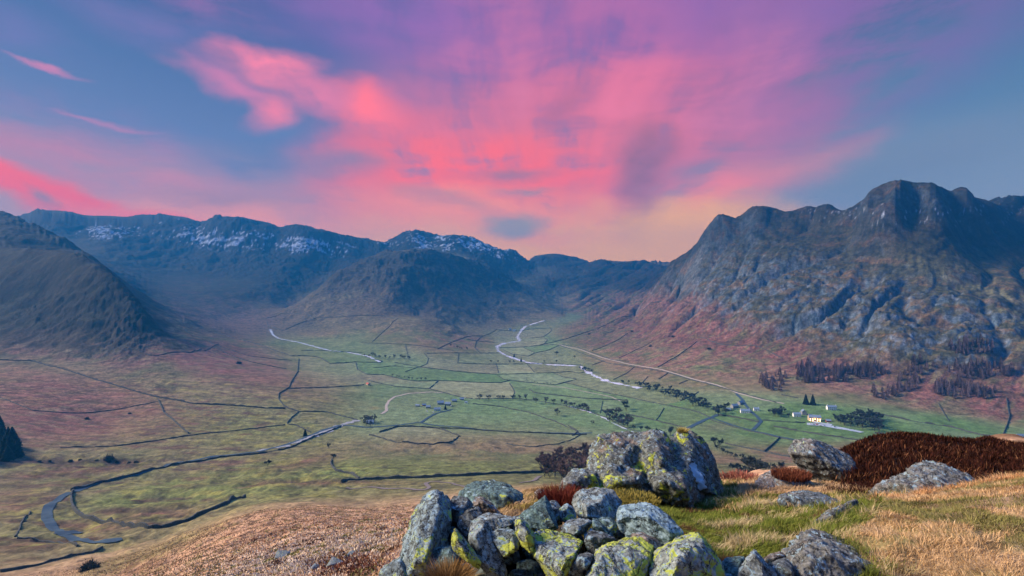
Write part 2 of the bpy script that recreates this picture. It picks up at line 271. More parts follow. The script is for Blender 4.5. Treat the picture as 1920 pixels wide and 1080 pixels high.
# ------------------------------------------------------------------ dry stone walls, traced over the land
def trace(pts, rmin=300, rmax=9000, step=4.):
    """a line over the land through points of the photograph, resampled in metres"""
    w3 = [hit(px, py, rmin, rmax) for px, py in pts]
    out_ = [w3[0]]
    for a, b in zip(w3[:-1], w3[1:]):
        d = math.hypot(b[0]-a[0], b[1]-a[1]); n = max(1, int(d/step))
        for k in range(1, n+1): out_.append((a[0]+(b[0]-a[0])*k/n, a[1]+(b[1]-a[1])*k/n))
    p = np.array(out_)
    if len(p) > 6:                                    # round the corners a little
        for _ in range(3): p[1:-1] = p[1:-1]*.5+(p[:-2]+p[2:])*.25
    return p
def side(p):
    d = np.gradient(p, axis=0); d /= np.linalg.norm(d, axis=1)[:, None]+1e-9
    return np.stack([-d[:, 1], d[:, 0]], 1)
WALLS = [
 ([(0,675),(60,677),(120,693),(200,718),(290,744),(360,757),(440,761),(490,765),(535,767)], 'long dark wall climbing left from the fields up under the craggy hill', 2.8),
 ([(297,750),(307,773),(327,790),(353,813)], 'short thick wall dropping steeply from the long slope wall to the stream', 2.8),
 ([(400,651),(442,670),(475,680),(537,692)], 'faint wall slanting down the purple slope below the upper left wall', 1.8),
 ([(400,622),(433,632),(483,645),(517,658),(547,668),(567,667),(592,669),(605,673),(618,682),(667,679),(713,680),(717,677),(700,674)], 'wavy wall running down the left slope and round two flat pale fields', 2),
 ([(565,657),(600,657),(638,660),(680,661)], 'straight wall along the beck at the head of the left fields', 1.8),
 ([(500,603),(503,612),(530,620),(543,615),(560,607),(592,597),(580,592),(550,587),(530,587),(500,596)], 'closed loop of wall round a small enclosure below the central hill', 2),
 ([(592,596),(633,595),(720,593),(745,597)], 'level wall crossing the foot of the central hill from the looped enclosure', 1.8),
 ([(560,673),(558,697),(545,718),(542,727),(523,738),(522,748),(533,762),(543,767),(560,772)], 'winding wall running downhill past the left edge of the big pasture', 2.2),
 ([(538,729),(600,727),(683,722)], 'straight top wall of the big pasture left of the ruined barn', 2.),
 ([(560,772),(583,772),(615,773),(648,782),(670,788)], 'wall curving over the rounded pasture above the stream bed', 2.2),
 ([(560,773),(548,782),(537,795),(557,798),(582,811)], 'wall bent round the left tip of the rounded pasture', 2.),
 ([(440,808),(490,802),(535,797)], 'low faint wall leading left from the tip of the rounded pasture', 1.6),
 ([(667,680),(670,693),(687,702),(720,703),(752,711),(780,715),(822,714),(855,715),(886,717),(938,718),(957,713)], 'wall crossing the valley floor below the wooded plots left of centre', 1.8),
 ([(821,715),(804,729)], 'very short wall joining two level walls above the hamlet', 1.8),
 ([(692,714),(717,720),(742,725),(767,727),(802,729),(830,736),(855,743),(886,748)], 'wall passing just above the hamlet and its pale track', 1.8),
 ([(860,681),(910,683),(973,683),(1023,681),(1090,685)], 'level wall lined with little trees beside the river crossing', 2.),
 ([(740,680),(800,690),(860,697),(927,702),(1002,700),(1072,697),(1082,700),(1098,698)], 'long level wall across mid valley ending at the dark riverside trees', 1.8),
 ([(933,704),(945,712),(987,717),(1040,722),(1060,717),(1082,711),(1058,708),(1038,700)], 'wall round the pointed field below the river bend', 1.8),
 ([(938,652),(977,651),(1010,648),(1040,646),(1048,648),(1027,657),(1003,662),(990,668),(960,664),(943,656)], 'wall round the twin fields inside the river bend', 1.6),
 ([(982,652),(1003,662)], 'tiny wall dividing the twin fields inside the river bend', 1.6),
 ([(800,663),(860,662),(935,662)], 'straight wall meeting the river bend from the left', 1.6),
 ([(820,655),(860,637),(885,630),(905,630),(932,617)], 'diagonal wall rising to the far farm from the left', 1.6),
 ([(875,637),(928,642)], 'short level wall inside the far left fields', 1.6),
 ([(905,630),(893,640),(890,652),(900,662)], 'bowed wall closing the far field left of the river bend', 1.6),
 ([(935,620),(980,620),(993,617),(1032,615),(1034,620),(1027,626),(1018,632),(997,634)], 'wall round the farthest small fields at the valley head', 1.6),
 ([(1018,632),(1027,637),(1020,645),(1010,648)], 'hooked wall right of the small river loop', 1.6),
 ([(1013,647),(1052,638),(1093,625),(1127,613),(1180,593),(1240,565)], 'dark wall slanting far up the mountain side from the valley head', 2.4),
 ([(1048,647),(1077,657),(1110,670),(1143,682),(1180,687),(1227,694),(1252,699),(1293,712),(1327,720),(1380,735)], 'boundary wall between green fields and the foot of the right mountain', 2.2),
 ([(1048,645),(1085,652),(1115,663),(1147,675),(1180,678)], 'upper wall of the pale lane under the mountain', 1.6),
 ([(1110,658),(1127,652),(1177,625)], 'wall rising from the lane across the lower scree on the right', 1.6),
 ([(1110,685),(1132,677)], 'stub of wall right of the riverside trees', 1.8),
 ([(988,683),(1002,698)], 'slanting stub of wall between two long level walls', 1.6),
 ([(992,730),(1003,737),(1052,742),(1093,747),(1177,751)], 'dark hedge like wall behind the row of round trees', 2.2),
 ([(1060,718),(1093,726),(1127,735),(1193,748),(1260,762),(1310,773),(1333,783)], 'long diagonal wall beside the pale path to the farm crossroads', 1.8),
 ([(1252,700),(1235,711)], 'first stub of wall between mountain boundary and riverside wood', 1.8),
 ([(1292,712),(1273,720)], 'second stub of wall nearer the farm by the riverside wood', 1.8),
 ([(1160,672),(1185,660),(1223,640)], 'thin wall up the mountain foot left of the bracken', 1.6),
 ([(1233,689),(1260,673),(1285,657),(1307,640)], 'wall climbing the bracken beside a dark gully', 2.),
 ([(1173,777),(1227,788),(1283,802)], 'wall leading right from the tree clump to the farm lane', 2.2),
 ([(1065,798),(1082,808),(1085,813)], 'crooked scrap of wall by the right end of the largest field', 1.8),
 ([(692,816),(717,822),(742,830),(792,833),(842,832),(862,818),(830,806),(811,802),(767,800),(742,801),(711,811)], 'wall ringing the oval green field below the hamlet', 2.2),
 ([(887,757),(940,763),(990,773),(1040,790),(1083,810),(1073,817)], 'curved wall over the back of the largest field', 2.),
 ([(800,802),(893,806),(973,811),(1073,815),(1100,815)], 'roadside wall under the largest field', 2.),
 ([(622,862),(620,870),(628,883),(657,888),(673,897)], 'hooked dark wall dropping to the long foreground field wall', 2.4),
 ([(640,905),(653,901),(700,899),(740,898),(873,893),(1010,887),(1060,880)], 'longest straight wall between the green field and the orange slope', 3.0),
 ([(138,922),(133,933),(137,953),(145,963),(167,973),(192,982),(233,988),(283,992),(320,987),(367,970),(417,950),(460,933)], 'thick curved wall round the boggy field inside the road bend', 3.0),
 ([(133,920),(213,900),(267,887),(320,873),(400,860),(467,853),(533,843),(600,815),(640,800)], 'wall following the lower edge of the pass road', 2.4),
 ([(57,960),(42,978),(33,1000),(28,1007)], 'tumbledown wall of boulders left of the road bend', 1.2),
 ([(33,1010),(75,1015),(117,1019),(145,1025)], 'low wall below the lay-by on the pass road', 1.4),
 ([(0,1073),(67,1062),(133,1043),(192,1027)], 'dark wall along the bank at the bottom left corner', 1.4),
 ([(113,840),(200,838),(283,828),(353,817),(417,810),(440,808)], 'thin wall above the wooded stream on the left', 1.5),
 ([(1330,787),(1372,800),(1410,810),(1455,820),(1490,827),(1560,840)], 'wall on the near side of the valley road by the farm', 1.8),
 ([(1347,778),(1380,783),(1422,792)], 'thick hedge wall between crossroads and farm lane', 2.6),
 ([(1430,788),(1480,792),(1510,793)], 'wall from the farm lane to the inn car park', 1.8),
 ([(1450,800),(1497,808),(1547,817),(1605,825),(1640,832)], 'dark hedge wall below the inn car park', 2.6),
 ([(1462,820),(1433,847)], 'short cross wall between the two squared green fields', 2.4),
 ([(1360,832),(1397,840),(1430,847),(1480,857)], 'bottom wall of the squared green fields', 2.2),
 ([(1380,735),(1430,748),(1455,755)], 'continuation of the mountain boundary above the white farm', 2.),
 ([(1465,740),(1497,747)], 'short wall under the bracken above the inn', 2.),
 ([(1640,775),(1713,790),(1780,800),(1847,817),(1920,827)], 'dark boundary wall right of the inn wood', 2.6),
 ([(1887,747),(1893,780),(1880,817)], 'upright wall on the bracken at the right edge', 2.4),
 ([(1760,757),(1780,790)], 'faint upright wall left of the one at the right edge', 1.6),
 ([(1313,633),(1357,647),(1423,650),(1467,672)], 'high intake wall across the mountain above the larches', 1.8),
 ([(1640,812),(1720,822),(1800,838),(1860,850)], 'field wall half hidden behind the heather', 2.),
 ([(890,748),(973,747),(1040,757),(1100,770),(1140,784),(1180,805),(1240,822)], 'wall following the stream under the round trees', 1.4),
 ([(950,832),(1000,838),(1050,832),(1088,816)], 'faint wall in the rushy ground below the road end', 1.3),
 ([(1122,832),(1060,850),(1020,868)], 'wall running down to the brown wood', 1.6),
 ([(747,597),(730,612),(712,628),(698,641)], 'wall dropping from the knoll under the central hill', 1.6),
 ([(676,643),(740,645),(800,650),(850,657)], 'low wall along the foot of the knoll', 1.4),
 ([(795,662),(803,672),(800,683),(780,690),(760,697)], 'curving wall beside the farm track left of the river bend', 1.4),
 ([(700,690),(740,686),(775,690)], 'short wall by the hazy woodland strip', 1.3),
 ([(345,617),(400,645),(470,668),(548,676)], 'upper of two close walls on the left slope', 1.6),
 ([(1190,688),(1175,700),(1150,712)], 'wall from the mountain boundary down to the river bend', 1.5),
 ([(1310,735),(1290,746),(1275,752)], 'cross wall near the lower riverside wood', 1.5),
 ([(1215,706),(1200,722)], 'short cross wall above the riverside wood', 1.5),
 ([(930,681),(935,700)], 'stub wall joining the two level walls left of the river', 1.3),
 ([(860,662),(858,681)], 'stub wall left of the far hedge trees', 1.3),
 ([(760,645),(765,668)], 'stub wall in the knoll fields', 1.3),
 ([(955,718),(965,735),(960,747)], 'thin wall down to the round trees', 1.4),
 ([(1130,752),(1125,775)], 'thin cross wall left of the grey clump', 1.4),
 ([(1230,788),(1245,765)], 'cross wall above the boulder crest', 1.5),
 ([(0,745),(60,770),(130,775),(220,768),(300,752)], 'broken wall crossing the bracken under the long slope wall', 1.3),
 ([(220,650),(290,668),(360,660),(410,645)], 'old wall under the dark craggy hill', 1.6),
]

# stretches of pasture between the walls: label them on a world grid so that each field has its own tone
CELL = 5.; GX0, GX1, GY0, GY1 = -1700., 1150., 420., 3400.
gw, gh = int((GX1-GX0)/CELL), int((GY1-GY0)/CELL); wallg = np.zeros((gw, gh), bool)
for pts, lb, h in WALLS:
    p = trace(pts, 330, 9000, 2.); e0 = (p[0]-p[3])/np.linalg.norm(p[0]-p[3]+1e-6); e1 = (p[-1]-p[-4])/np.linalg.norm(p[-1]-p[-4]+1e-6); tt_ = np.arange(2, 46, 2.)[:, None]; p = np.concatenate([p, p[0]+e0*tt_, p[-1]+e1*tt_]); i = ((p[:, 0]-GX0)/CELL).astype(int); j = ((p[:, 1]-GY0)/CELL).astype(int); ok_ = (i > 0)&(i < gw-1)&(j > 0)&(j < gh-1)
    wallg[i[ok_], j[ok_]] = True; wallg[i[ok_]+1, j[ok_]] = True; wallg[i[ok_], j[ok_]+1] = True
for _ in range(1): wallg[1:-1, 1:-1] |= wallg[2:, 1:-1] | wallg[:-2, 1:-1] | wallg[1:-1, 2:] | wallg[1:-1, :-2]
lab = np.zeros((gw, gh), int); cur_l = 0
from collections import deque
for si in range(3, gw, 14):
    for sj in range(3, gh, 14):
        if lab[si, sj] or wallg[si, sj]: continue
        cur_l += 1; lab[si, sj] = cur_l; dq = deque([(si, sj)]); cnt = 0
        while dq:
            a, b = dq.popleft(); cnt += 1
            for c, d in ((a+1, b), (a-1, b), (a, b+1), (a, b-1)):
                if 0 <= c < gw and 0 <= d < gh and not lab[c, d] and not wallg[c, d]: lab[c, d] = cur_l; dq.append((c, d))
for _ in range(5):                                      # let each field run up to its wall
    for sh in ((1, 0), (-1, 0), (0, 1), (0, -1)):
        r2 = np.roll(lab, sh, (0, 1)); lab = np.where(lab == 0, r2, lab)
print('fields', cur_l)
tone = np.random.default_rng(12).uniform(-1, 1, (cur_l+1, 2))
def field_tone(x, y):
    i = np.clip(((x-GX0)/CELL).astype(int), 0, gw-1); j = np.clip(((y-GY0)/CELL).astype(int), 0, gh-1); return tone[lab[i, j]]
# ------------------------------------------------------------------ what grows where (reflectance, with some light and shade of the fells painted in)
def C3(*c): return np.array(c, np.float32)
col = np.zeros(Z.shape+(3,), np.float32)
def lay(c, m):
    m = np.clip(m, 0, 1).astype(np.float32)[..., None]; col[:] = col*(1-m)+np.asarray(c, np.float32)*m
n1 = fbm(X/300, Y/300, 4, 201); n2 = fbm(X/60, Y/60, 4, 211); n3_ = fbm(X/14, Y/14, 4, 221); n4 = fbm(X/4.5, Y/4.5, 3, 231)
nfine = np.where(RG > 1200, n2*.5+n3_*.8, n3_*.7+n4*.6)
dz1 = np.gradient(Z, axis=1)/np.gradient(RR)[None]; dz2 = np.gradient(Z, axis=0)/(dth[:, None]*RR[None])
DS = np.sqrt(dz1**2+dz2**2)
lay(C3(.115,.125,.052), np.ones_like(Z))
lay(C3(.165,.145,.070), ss(-.1, .5, n1+n2*.6+.25))
# pasture on the flat valley floor
fl = (1-ss(.05, .14, SL))*ss(650, 900, RG)*ss(560, 600, PY)*(Z < -150)
green = fl*ss(560, 760, PX)
lay(C3(.140,.200,.095), green*.9)
lay(C3(.075,.135,.035), green*ss(1080, 1300, PX)*ss(690, 770, PY)*.75)
lay(C3(.20,.235,.13), green*ss(.0, .4, n1*1.2+.1)*.7)
nf_ = pn(X/240+.3*pn(X/500, Y/500, 5), Y/190, 243)
lay(C3(.155,.150,.080), fl*ss(.12, .2, nf_)*.45)
lay(C3(.165,.120,.085), fl*np.clip(G(700,709,50,9)+G(610,718,45,9)+G(780,735,45,6)+G(950,830,80,12)+G(1060,840,60,14)+G(1020,692,60,5)+G(1350,800,40,10)+G(1150,700,40,6), 0, 1)*.8)
lay(C3(.28,.15,.045), fl*np.clip(G(702,765,12,3)+G(1062,838,35,5), 0, 1)*.7)
ft = field_tone(X, Y); fm = fl*((RG > 640)&(PX > 500))
lay(C3(.26,.29,.14), fm*np.clip(ft[..., 0], 0, 1)*.65)
lay(C3(.085,.165,.050), fm*np.clip(-ft[..., 0], 0, 1)*.65)
lay(C3(.19,.165,.10), fm*ss(.45, 1, ft[..., 1])*.6)
# middle ground left: rough pasture, yellow tops, brown bog
ml = (Z < -120)*ss(330, 420, RG)*(1-ss(1300, 1500, RG))*(1-ss(560, 720, PX)*(1-ss(850, 880, PY)))
lay(C3(.180,.165,.065), ml*(.55+.4*n2))
lay(C3(.135,.16,.045), ml*np.clip(G(560,900,240,30,-6)+G(350,905,170,16,-12)+G(300,935,110,14,-5)+G(430,800,150,30)+G(160,900,110,9,-8)+G(110,985,40,25)+G(900,868,240,22), 0, 1)*.9)
lay(C3(.125,.062,.042), ml*np.clip(G(300,965,80,16,-4)+G(45,945,70,22,-6)+G(90,888,120,8,-6)+G(180,880,90,6,-6)+G(60,868,90,8)+G(170,990,70,12)+G(430,870,60,5,-8)+G(560,868,55,7,-12)+G(50,1025,90,12,-5)+G(610,905,150,6), 0, 1)*(.8+.5*n3_))
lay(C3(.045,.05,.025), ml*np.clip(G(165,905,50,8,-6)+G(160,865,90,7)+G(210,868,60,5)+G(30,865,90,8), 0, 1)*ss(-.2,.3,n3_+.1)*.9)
lay(C3(.035,.028,.02), ml*ss(.22, .45, pn(X/9, Y/9, 251)+.25*n4)*.55)
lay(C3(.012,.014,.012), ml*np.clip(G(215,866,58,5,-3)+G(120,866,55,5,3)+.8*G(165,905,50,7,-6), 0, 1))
lay(C3(.21,.20,.05), ml*ss(.05, .4, fbm(X/30, Y/30, 3, 443))*(1-ss(600, 760, PX))*.7)
lay(C3(.09,.05,.035), ml*ss(.1, .4, fbm(X/45, Y/25, 3, 441))*(1-ss(450, 600, PX))*.8)
# bracken on the lower slopes
slp = ss(.09, .22, SL)*ss(500, 800, RG)
strk = pn(s_/16+w1, d_/70, 401)*ss(1100, 1400, RG)+pn(X/50, Y/13, 403)*(1-ss(1100, 1400, RG))
brk = slp*ss(-.25, .3, n2*.8+n1*.5+.12)*np.clip(ss(590, 680, PY)+.35*ss(520, 600, PY)+rightm, 0, 1)
lay(C3(.175,.080,.062), brk*.85)
lay(C3(.185,.078,.060), ss(650, 900, RG)*np.clip(G(120,735,260,48,10)+G(90,790,170,40,6)+G(420,690,170,30,14)+G(330,650,60,20,20), 0, 1)*(.75+.5*n2)*(RG < 1900))
lay(C3(.225,.100,.078), rightm*np.clip(G(1640,760,330,60,8)+G(1400,660,130,70,20)+G(1250,620,130,55,-20)+G(1860,740,160,60)+.6*G(1500,620,90,40), 0, 1)*(.75+.8*n2+.5*strk)*(1-.5*ss(1.,1.5,DS)))
lay(C3(.150,.140,.070), rightm*np.clip(G(1660,790,200,14,10)+G(1780,770,25,40,20)+G(1640,745,25,30,-10)+G(1230,660,80,16,20)+G(1440,725,60,10), 0, 1)*.75)
# heights: olive grass, brown grass
BL = np.interp(PX, [0, 400, 1050, 1150, 1220, 1320, 1420, 1520, 1640, 1760, 1920], [640, 620, 600, 545, 520, 560, 610, 650, 690, 700, 690])
hi = ss(.12, .3, SL)*ss(1200, 1600, RG)*(1-ss(-50, 45, PY-BL+70*n2))
lay(C3(.075,.078,.042), hi*.9)
lay(C3(.145,.105,.062), hi*ss(.0, .4, n2+n1*.5)*.75)
lay(C3(.13,.125,.055), hi*rightm*np.clip(G(1500,440,170,30,-4)+G(1800,500,150,30,8)+G(1880,440,120,25), 0, 1)*.7)
lay(C3(.25,.24,.12), rightm*np.clip(G(1895,590,50,12,10)+G(1850,545,80,8,18), 0, 1)*.6)  # lit shelf on the right, its brightness painted into the ground
lay(C3(.05,.055,.035), slp*ss(.18, .5, strk*.8+.5*n3_)*.55)
lay(C3(.19,.17,.085), slp*ss(.12, .5, -strk*.8+.4*n2)*ss(560, 600, PY)*.6)
lay(C3(.05,.045,.03), ml*ss(.15, .45, pn(X/60, Y/11, 405)+.5*n3_)*.5)
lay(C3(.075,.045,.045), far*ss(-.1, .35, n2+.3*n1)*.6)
# bare rock where it is steep, blue light tinted into its colour
rk = ss(1.0, 1.5, DS+.5*nfine)*steep*(.45+.55*far)
rk = np.clip(rk+.9*np.clip(cragR, 0, 1)*ss(.65, 1.1, DS+.6*nfine), 0, 1)
rockc = C3(.115,.145,.18)*(1+.9*nfine[..., None])
col[:] = col*(1-rk[..., None]*.9)+np.clip(rockc, .03, .4)*rk[..., None]*.9
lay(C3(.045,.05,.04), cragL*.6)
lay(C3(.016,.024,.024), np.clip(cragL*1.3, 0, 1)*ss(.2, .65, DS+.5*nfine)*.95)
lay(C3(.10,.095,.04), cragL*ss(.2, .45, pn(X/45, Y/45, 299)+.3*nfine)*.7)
basin = ss(2000, 2700, RG)*(1-ss(430, 640, PX))*(RG < 4300)
lay(C3(.045,.048,.030), basin*.85)
lay(C3(.085,.050,.048), basin*ss(-.1, .3, n2+.4*n1)*.75)
lay(C3(.10,.10,.05), basin*ss(.1, .4, pn(X/120, Y/120, 431))*.6)
lay(C3(.15,.085,.068), basin*ss(540, 610, PY+50*n2)*.8)
band = ss(2100, 2600, RG)*(1-ss(3500, 3800, RG))*G(760, 560, 230, 90)
lay(C3(.13,.095,.065), band*.8)
lay(C3(.12,.135,.065), band*ss(590, 630, PY)*.8)
lay(C3(.12,.12,.055), band*ss(0, .4, n1+n2)*.7)
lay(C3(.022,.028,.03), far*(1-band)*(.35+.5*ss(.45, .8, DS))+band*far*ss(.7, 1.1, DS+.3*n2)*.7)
lay(C3(.018,.024,.030), ss(3900, 4200, RG)*ss(455, 425, PY)*.6)
lay(C3(.035,.04,.035), ss(2200, 2600, RG)*np.clip(G(800,540,90,26,30)+G(720,545,50,26,20)+G(600,620,60,14,10), 0, 1)*ss(-.2, .3, n2+.1)*.8)
# near hillside: bleached grass, brown sedge, peat hags
lay(C3(.46,.27,.15), nearh*.97)
lay(C3(.42,.32,.21), nearh*np.clip(G(560,1045,210,42,-12)+.4*G(700,1010,80,30), 0, 1)*ss(-.4, .3, n4+.3*n3_))
lay(C3(.185,.165,.055), nearh*np.clip(G(300,1020,140,16,-22)+G(620,930,100,10)+G(240,1050,120,14,-20)+G(1000,905,60,14), 0, 1)*.8)
lay(C3(.075,.035,.022), nearh*np.clip(G(250,1060,70,22,-12)+G(640,1040,60,14,-10)+G(530,1030,70,10,-14)+G(690,1065,60,26)+G(480,1010,70,8,-16), 0, 1)*ss(-.35, .2, n4)*.8)
lay(C3(.06,.035,.02), nearh*ss(.2, .42, pn(X/3.1, Y/3.1, 271)+.4*pn(X/9, Y/9, 273)-.05*0)*.75)
lay(C3(.20,.19,.05), nearh*ss(.35, .6, pn(X/6, Y/6, 275))*.4)
# hilltop: straw, moss, dark earth
tp = 1-ss(16, 26, RG)
lay(C3(.30,.20,.11), tp)
lay(C3(.18,.17,.045), tp*ss(-.1, .4, fbm(X/.8, Y/.8, 3, 281)+.1)*.7)
lay(C3(.085,.115,.018), tp*np.clip(G(1280,965,120,60,20)+G(1130,950,60,30)+G(1380,985,110,60,20)+G(1340,1010,80,40), 0, 1)*ss(-.5,.1,fbm(X/.5,Y/.5,3,283)))
lay(C3(.24,.17,.03), tp*np.clip(G(1170,920,70,14)+G(940,925,40,18)+G(1430,960,60,16,20), 0, 1)*.8)
lay(C3(.10,.055,.025), tp*ss(.1, .45, fbm(X/.45, Y/.45, 3, 285))*.6)
lay(C3(.03,.012,.008), tp*np.clip(G(1740,880,190,40)+G(1600,870,60,30), 0, 1)*(RG > 7))
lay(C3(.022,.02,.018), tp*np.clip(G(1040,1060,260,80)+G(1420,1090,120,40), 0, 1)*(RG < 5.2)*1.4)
lay(C3(.62,.50,.36), nearh*ss(.1, .4, pn(X/1.7, Y/1.7, 411))*G(560,1045,230,46,-12)*.7)
lay(C3(.09,.05,.03), nearh*.8*ss(.05, .3, pn(X/2.0, Y/2.0, 413)+.5*pn(X/7, Y/7, 415)-.1)*.55)
col *= (1+(.55+.4*ml)*np.clip(nfine, -1, 1))[..., None]
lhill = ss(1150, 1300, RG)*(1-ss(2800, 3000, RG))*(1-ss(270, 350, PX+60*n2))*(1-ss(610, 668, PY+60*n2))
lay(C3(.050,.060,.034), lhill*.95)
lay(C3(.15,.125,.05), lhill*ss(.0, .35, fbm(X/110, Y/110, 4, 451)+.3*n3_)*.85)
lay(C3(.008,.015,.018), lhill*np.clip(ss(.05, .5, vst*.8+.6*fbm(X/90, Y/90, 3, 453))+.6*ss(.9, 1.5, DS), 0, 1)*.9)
lay(C3(.13,.06,.045), lhill*ss(600, 650, PY+60*n2)*.6)
strat = fbm(d_/26+w1*1.5, s_/150, 4, 461)
lay(C3(.19,.115,.055), rightm*hi*ss(.08, .38, strat)*.75)
lay(C3(.020,.028,.030), rightm*ss(.10, .40, -strat+.3*n3_)*(1-ss(560, 650, PY))*.75)
lay(C3(.10,.155,.20), rightm*cragR*ss(.0, .4, fbm(X/30, Y/30, 4, 463)+.25*(DS-1))*.75)  # blue light on the crags, painted into the rock colour
dk = np.clip(.38*lhill+.20*rightm+.35*basin*(1-ss(540, 610, PY))+.25*band+far*.74*(1-.8*band)+cragL*.3+.25*ss(1500,2000,RG)*(1-ss(380,640,PX))+rightm*(.12+.42*(1-ss(430, 540, PY))), 0, .75)*ss(1200, 1500, RG); col *= (1-dk[..., None])  # shade painted in: fells darkened where soft sun and sky lift them
# snow in the gullies of the high ridge
sn = np.clip(.85*G(380,440,90,20,8)+.6*G(200,436,90,13)+.7*G(560,460,90,14,8)+G(790,455,22,12,35)+G(835,455,14,12,40)+.55*G(900,462,70,16,14)+.5*G(700,460,60,10)+.5*G(470,440,70,16), 0, 1)*(RG > 3600)
sno = ridged(X/120+w1, Y/70, 5, 263, .65)*1.15-.42+.5*fbm(X/400, Y/400, 2, 267)
snow = ss(.10, .22, sno+.5*sn-.44+.25*n3_)*ss(.06, .3, sn)
snow = np.maximum(snow, rightm*ss(.55, .62, pn(X/9, Y/9, 265))*G(1720,400,180,20)*.9)
lay(C3(.30,.37,.48), snow*.85)
col = np.clip(col, .004, .9)

# ------------------------------------------------------------------ materials
def new_mat(name):
    m = bpy.data.materials.new(name); m.use_nodes = True
    nt_ = m.node_tree; b = nt_.nodes['Principled BSDF']; b.inputs['Roughness'].default_value = .9
    b.inputs['Specular IOR Level'].default_value = .25
    return m, nt_, b
def nd(t, kind, **kw):
    n = t.nodes.new(kind)
    for k, v in kw.items(): setattr(n, k, v)
    return n
def noise_node(t, vec, scale, detail=4, rough=.6, dist=0):
    n = nd(t, 'ShaderNodeTexNoise'); n.inputs['Scale'].default_value = scale; n.inputs['Detail'].default_value = detail
    n.inputs['Roughness'].default_value = rough; n.inputs['Distortion'].default_value = dist
    if vec is not None: t.links.new(vec, n.inputs['Vector'])
    return n
def maprange(t, src, a, b, c=0., d=1., smooth=True):
    n = nd(t, 'ShaderNodeMapRange'); n.interpolation_type = 'SMOOTHSTEP' if smooth else 'LINEAR'
    for i, v in zip((1, 2, 3, 4), (a, b, c, d)): n.inputs[i].default_value = v
    t.links.new(src, n.inputs[0]); return n.outputs[0]
def mixc(t, fac, a, b, mode='MIX'):
    n = nd(t, 'ShaderNodeMix', data_type='RGBA', blend_type=mode, clamp_result=False)
    for sock, v in ((n.inputs[0], fac), (n.inputs[6], a), (n.inputs[7], b)):
        if hasattr(v, 'links') or isinstance(v, bpy.types.NodeSocket): t.links.new(v, sock)
        elif isinstance(v, (int, float)): sock.default_value = v
        else: sock.default_value = (*v, 1)
    return n.outputs[2]
def math_(t, op, a, b=0., clamp=False):
    n = nd(t, 'ShaderNodeMath', operation=op, use_clamp=clamp)
    for s, v in ((n.inputs[0], a), (n.inputs[1], b)):
        if isinstance(v, bpy.types.NodeSocket): t.links.new(v, s)
        else: s.default_value = v
    return n.outputs[0]
def bump(t, b, h, dist, strength=1., prev=None):
    n = nd(t, 'ShaderNodeBump'); n.inputs['Distance'].default_value = dist; n.inputs['Strength'].default_value = strength
    t.links.new(h, n.inputs['Height'])
    if prev is not None: t.links.new(prev, n.inputs['Normal'])
    if b is not None: t.links.new(n.outputs[0], b.inputs['Normal'])
    return n.outputs[0]
def land_mat(name, s1, s2, amt, bd):
    m, t, b = new_mat(name)
    a = nd(t, 'ShaderNodeVertexColor', layer_name='Col'); tc_ = nd(t, 'ShaderNodeTexCoord')
    n = noise_node(t, tc_.outputs['Object'], s1, 7, .7); n2_ = noise_node(t, tc_.outputs['Object'], s2, 4, .6)
    k = maprange(t, n.outputs[0], .3, .7, 1-amt, 1+amt, False); k2 = maprange(t, n2_.outputs[0], .3, .7, 1-amt*.7, 1+amt*.7, False)
    vm = nd(t, 'ShaderNodeVectorMath', operation='SCALE'); t.links.new(a.outputs[0], vm.inputs[0]); t.links.new(math_(t, 'MULTIPLY', k, k2), vm.inputs['Scale'])
    t.links.new(vm.outputs[0], b.inputs['Base Color'])
    bump(t, b, n.outputs[0], bd, .8)
    b.inputs['Specular IOR Level'].default_value = .1
    return m
M_near = land_mat('hilltop_turf', 9., 60., .45, .06)
M_mid = land_mat('pasture_and_moor', .35, .06, .45, 1.2)
M_far = land_mat('fell_grass_and_rock', .06, .25, .7, 7.)

# ------------------------------------------------------------------ the sheet of land, cut into its named stretches
reg = np.full(Z.shape, 1, np.int8)                     # 1 valley floor and middle ground
reg[(SL > .17) & (RG > 1150)] = 5
reg[(RG > 1150) & (PX < 545) & (PY < 668) & (RG < 2300)] = 2
reg[(RG >= 1150) & (PX < 330) & (RG < 2700)] = 2
reg[(RG > 2350) & (PX < 1060)] = 4
ch = (RG > 2150) & (RG < 3750) & (PX > 500) & (PX < 1050) & (PY > 466) & (PY < 640); reg[ch] = 3
reg[(RG > 3950)] = 4
reg[(rightm > .02) & (SL > .1) & (RG > 850)] = 5
reg[(reg == 5) & (PX < 1050)] = 1
reg[RG < 330] = 0
reg[:, LR > math.log(5900)] = 4
wrap = list(range(nt))+[0]
idx = np.arange(nt*nr).reshape(nt, nr)[wrap]
qa, qb, qc, qd = idx[:-1, :-1], idx[1:, :-1], idx[1:, 1:], idx[:-1, 1:]
quads = np.stack([qa, qd, qc, qb], -1).reshape(-1, 4)
qreg = reg[:, :-1].reshape(-1)
VX = np.stack([X, Y, Z], -1).reshape(-1, 3).astype(np.float32); VC = col.reshape(-1, 3)
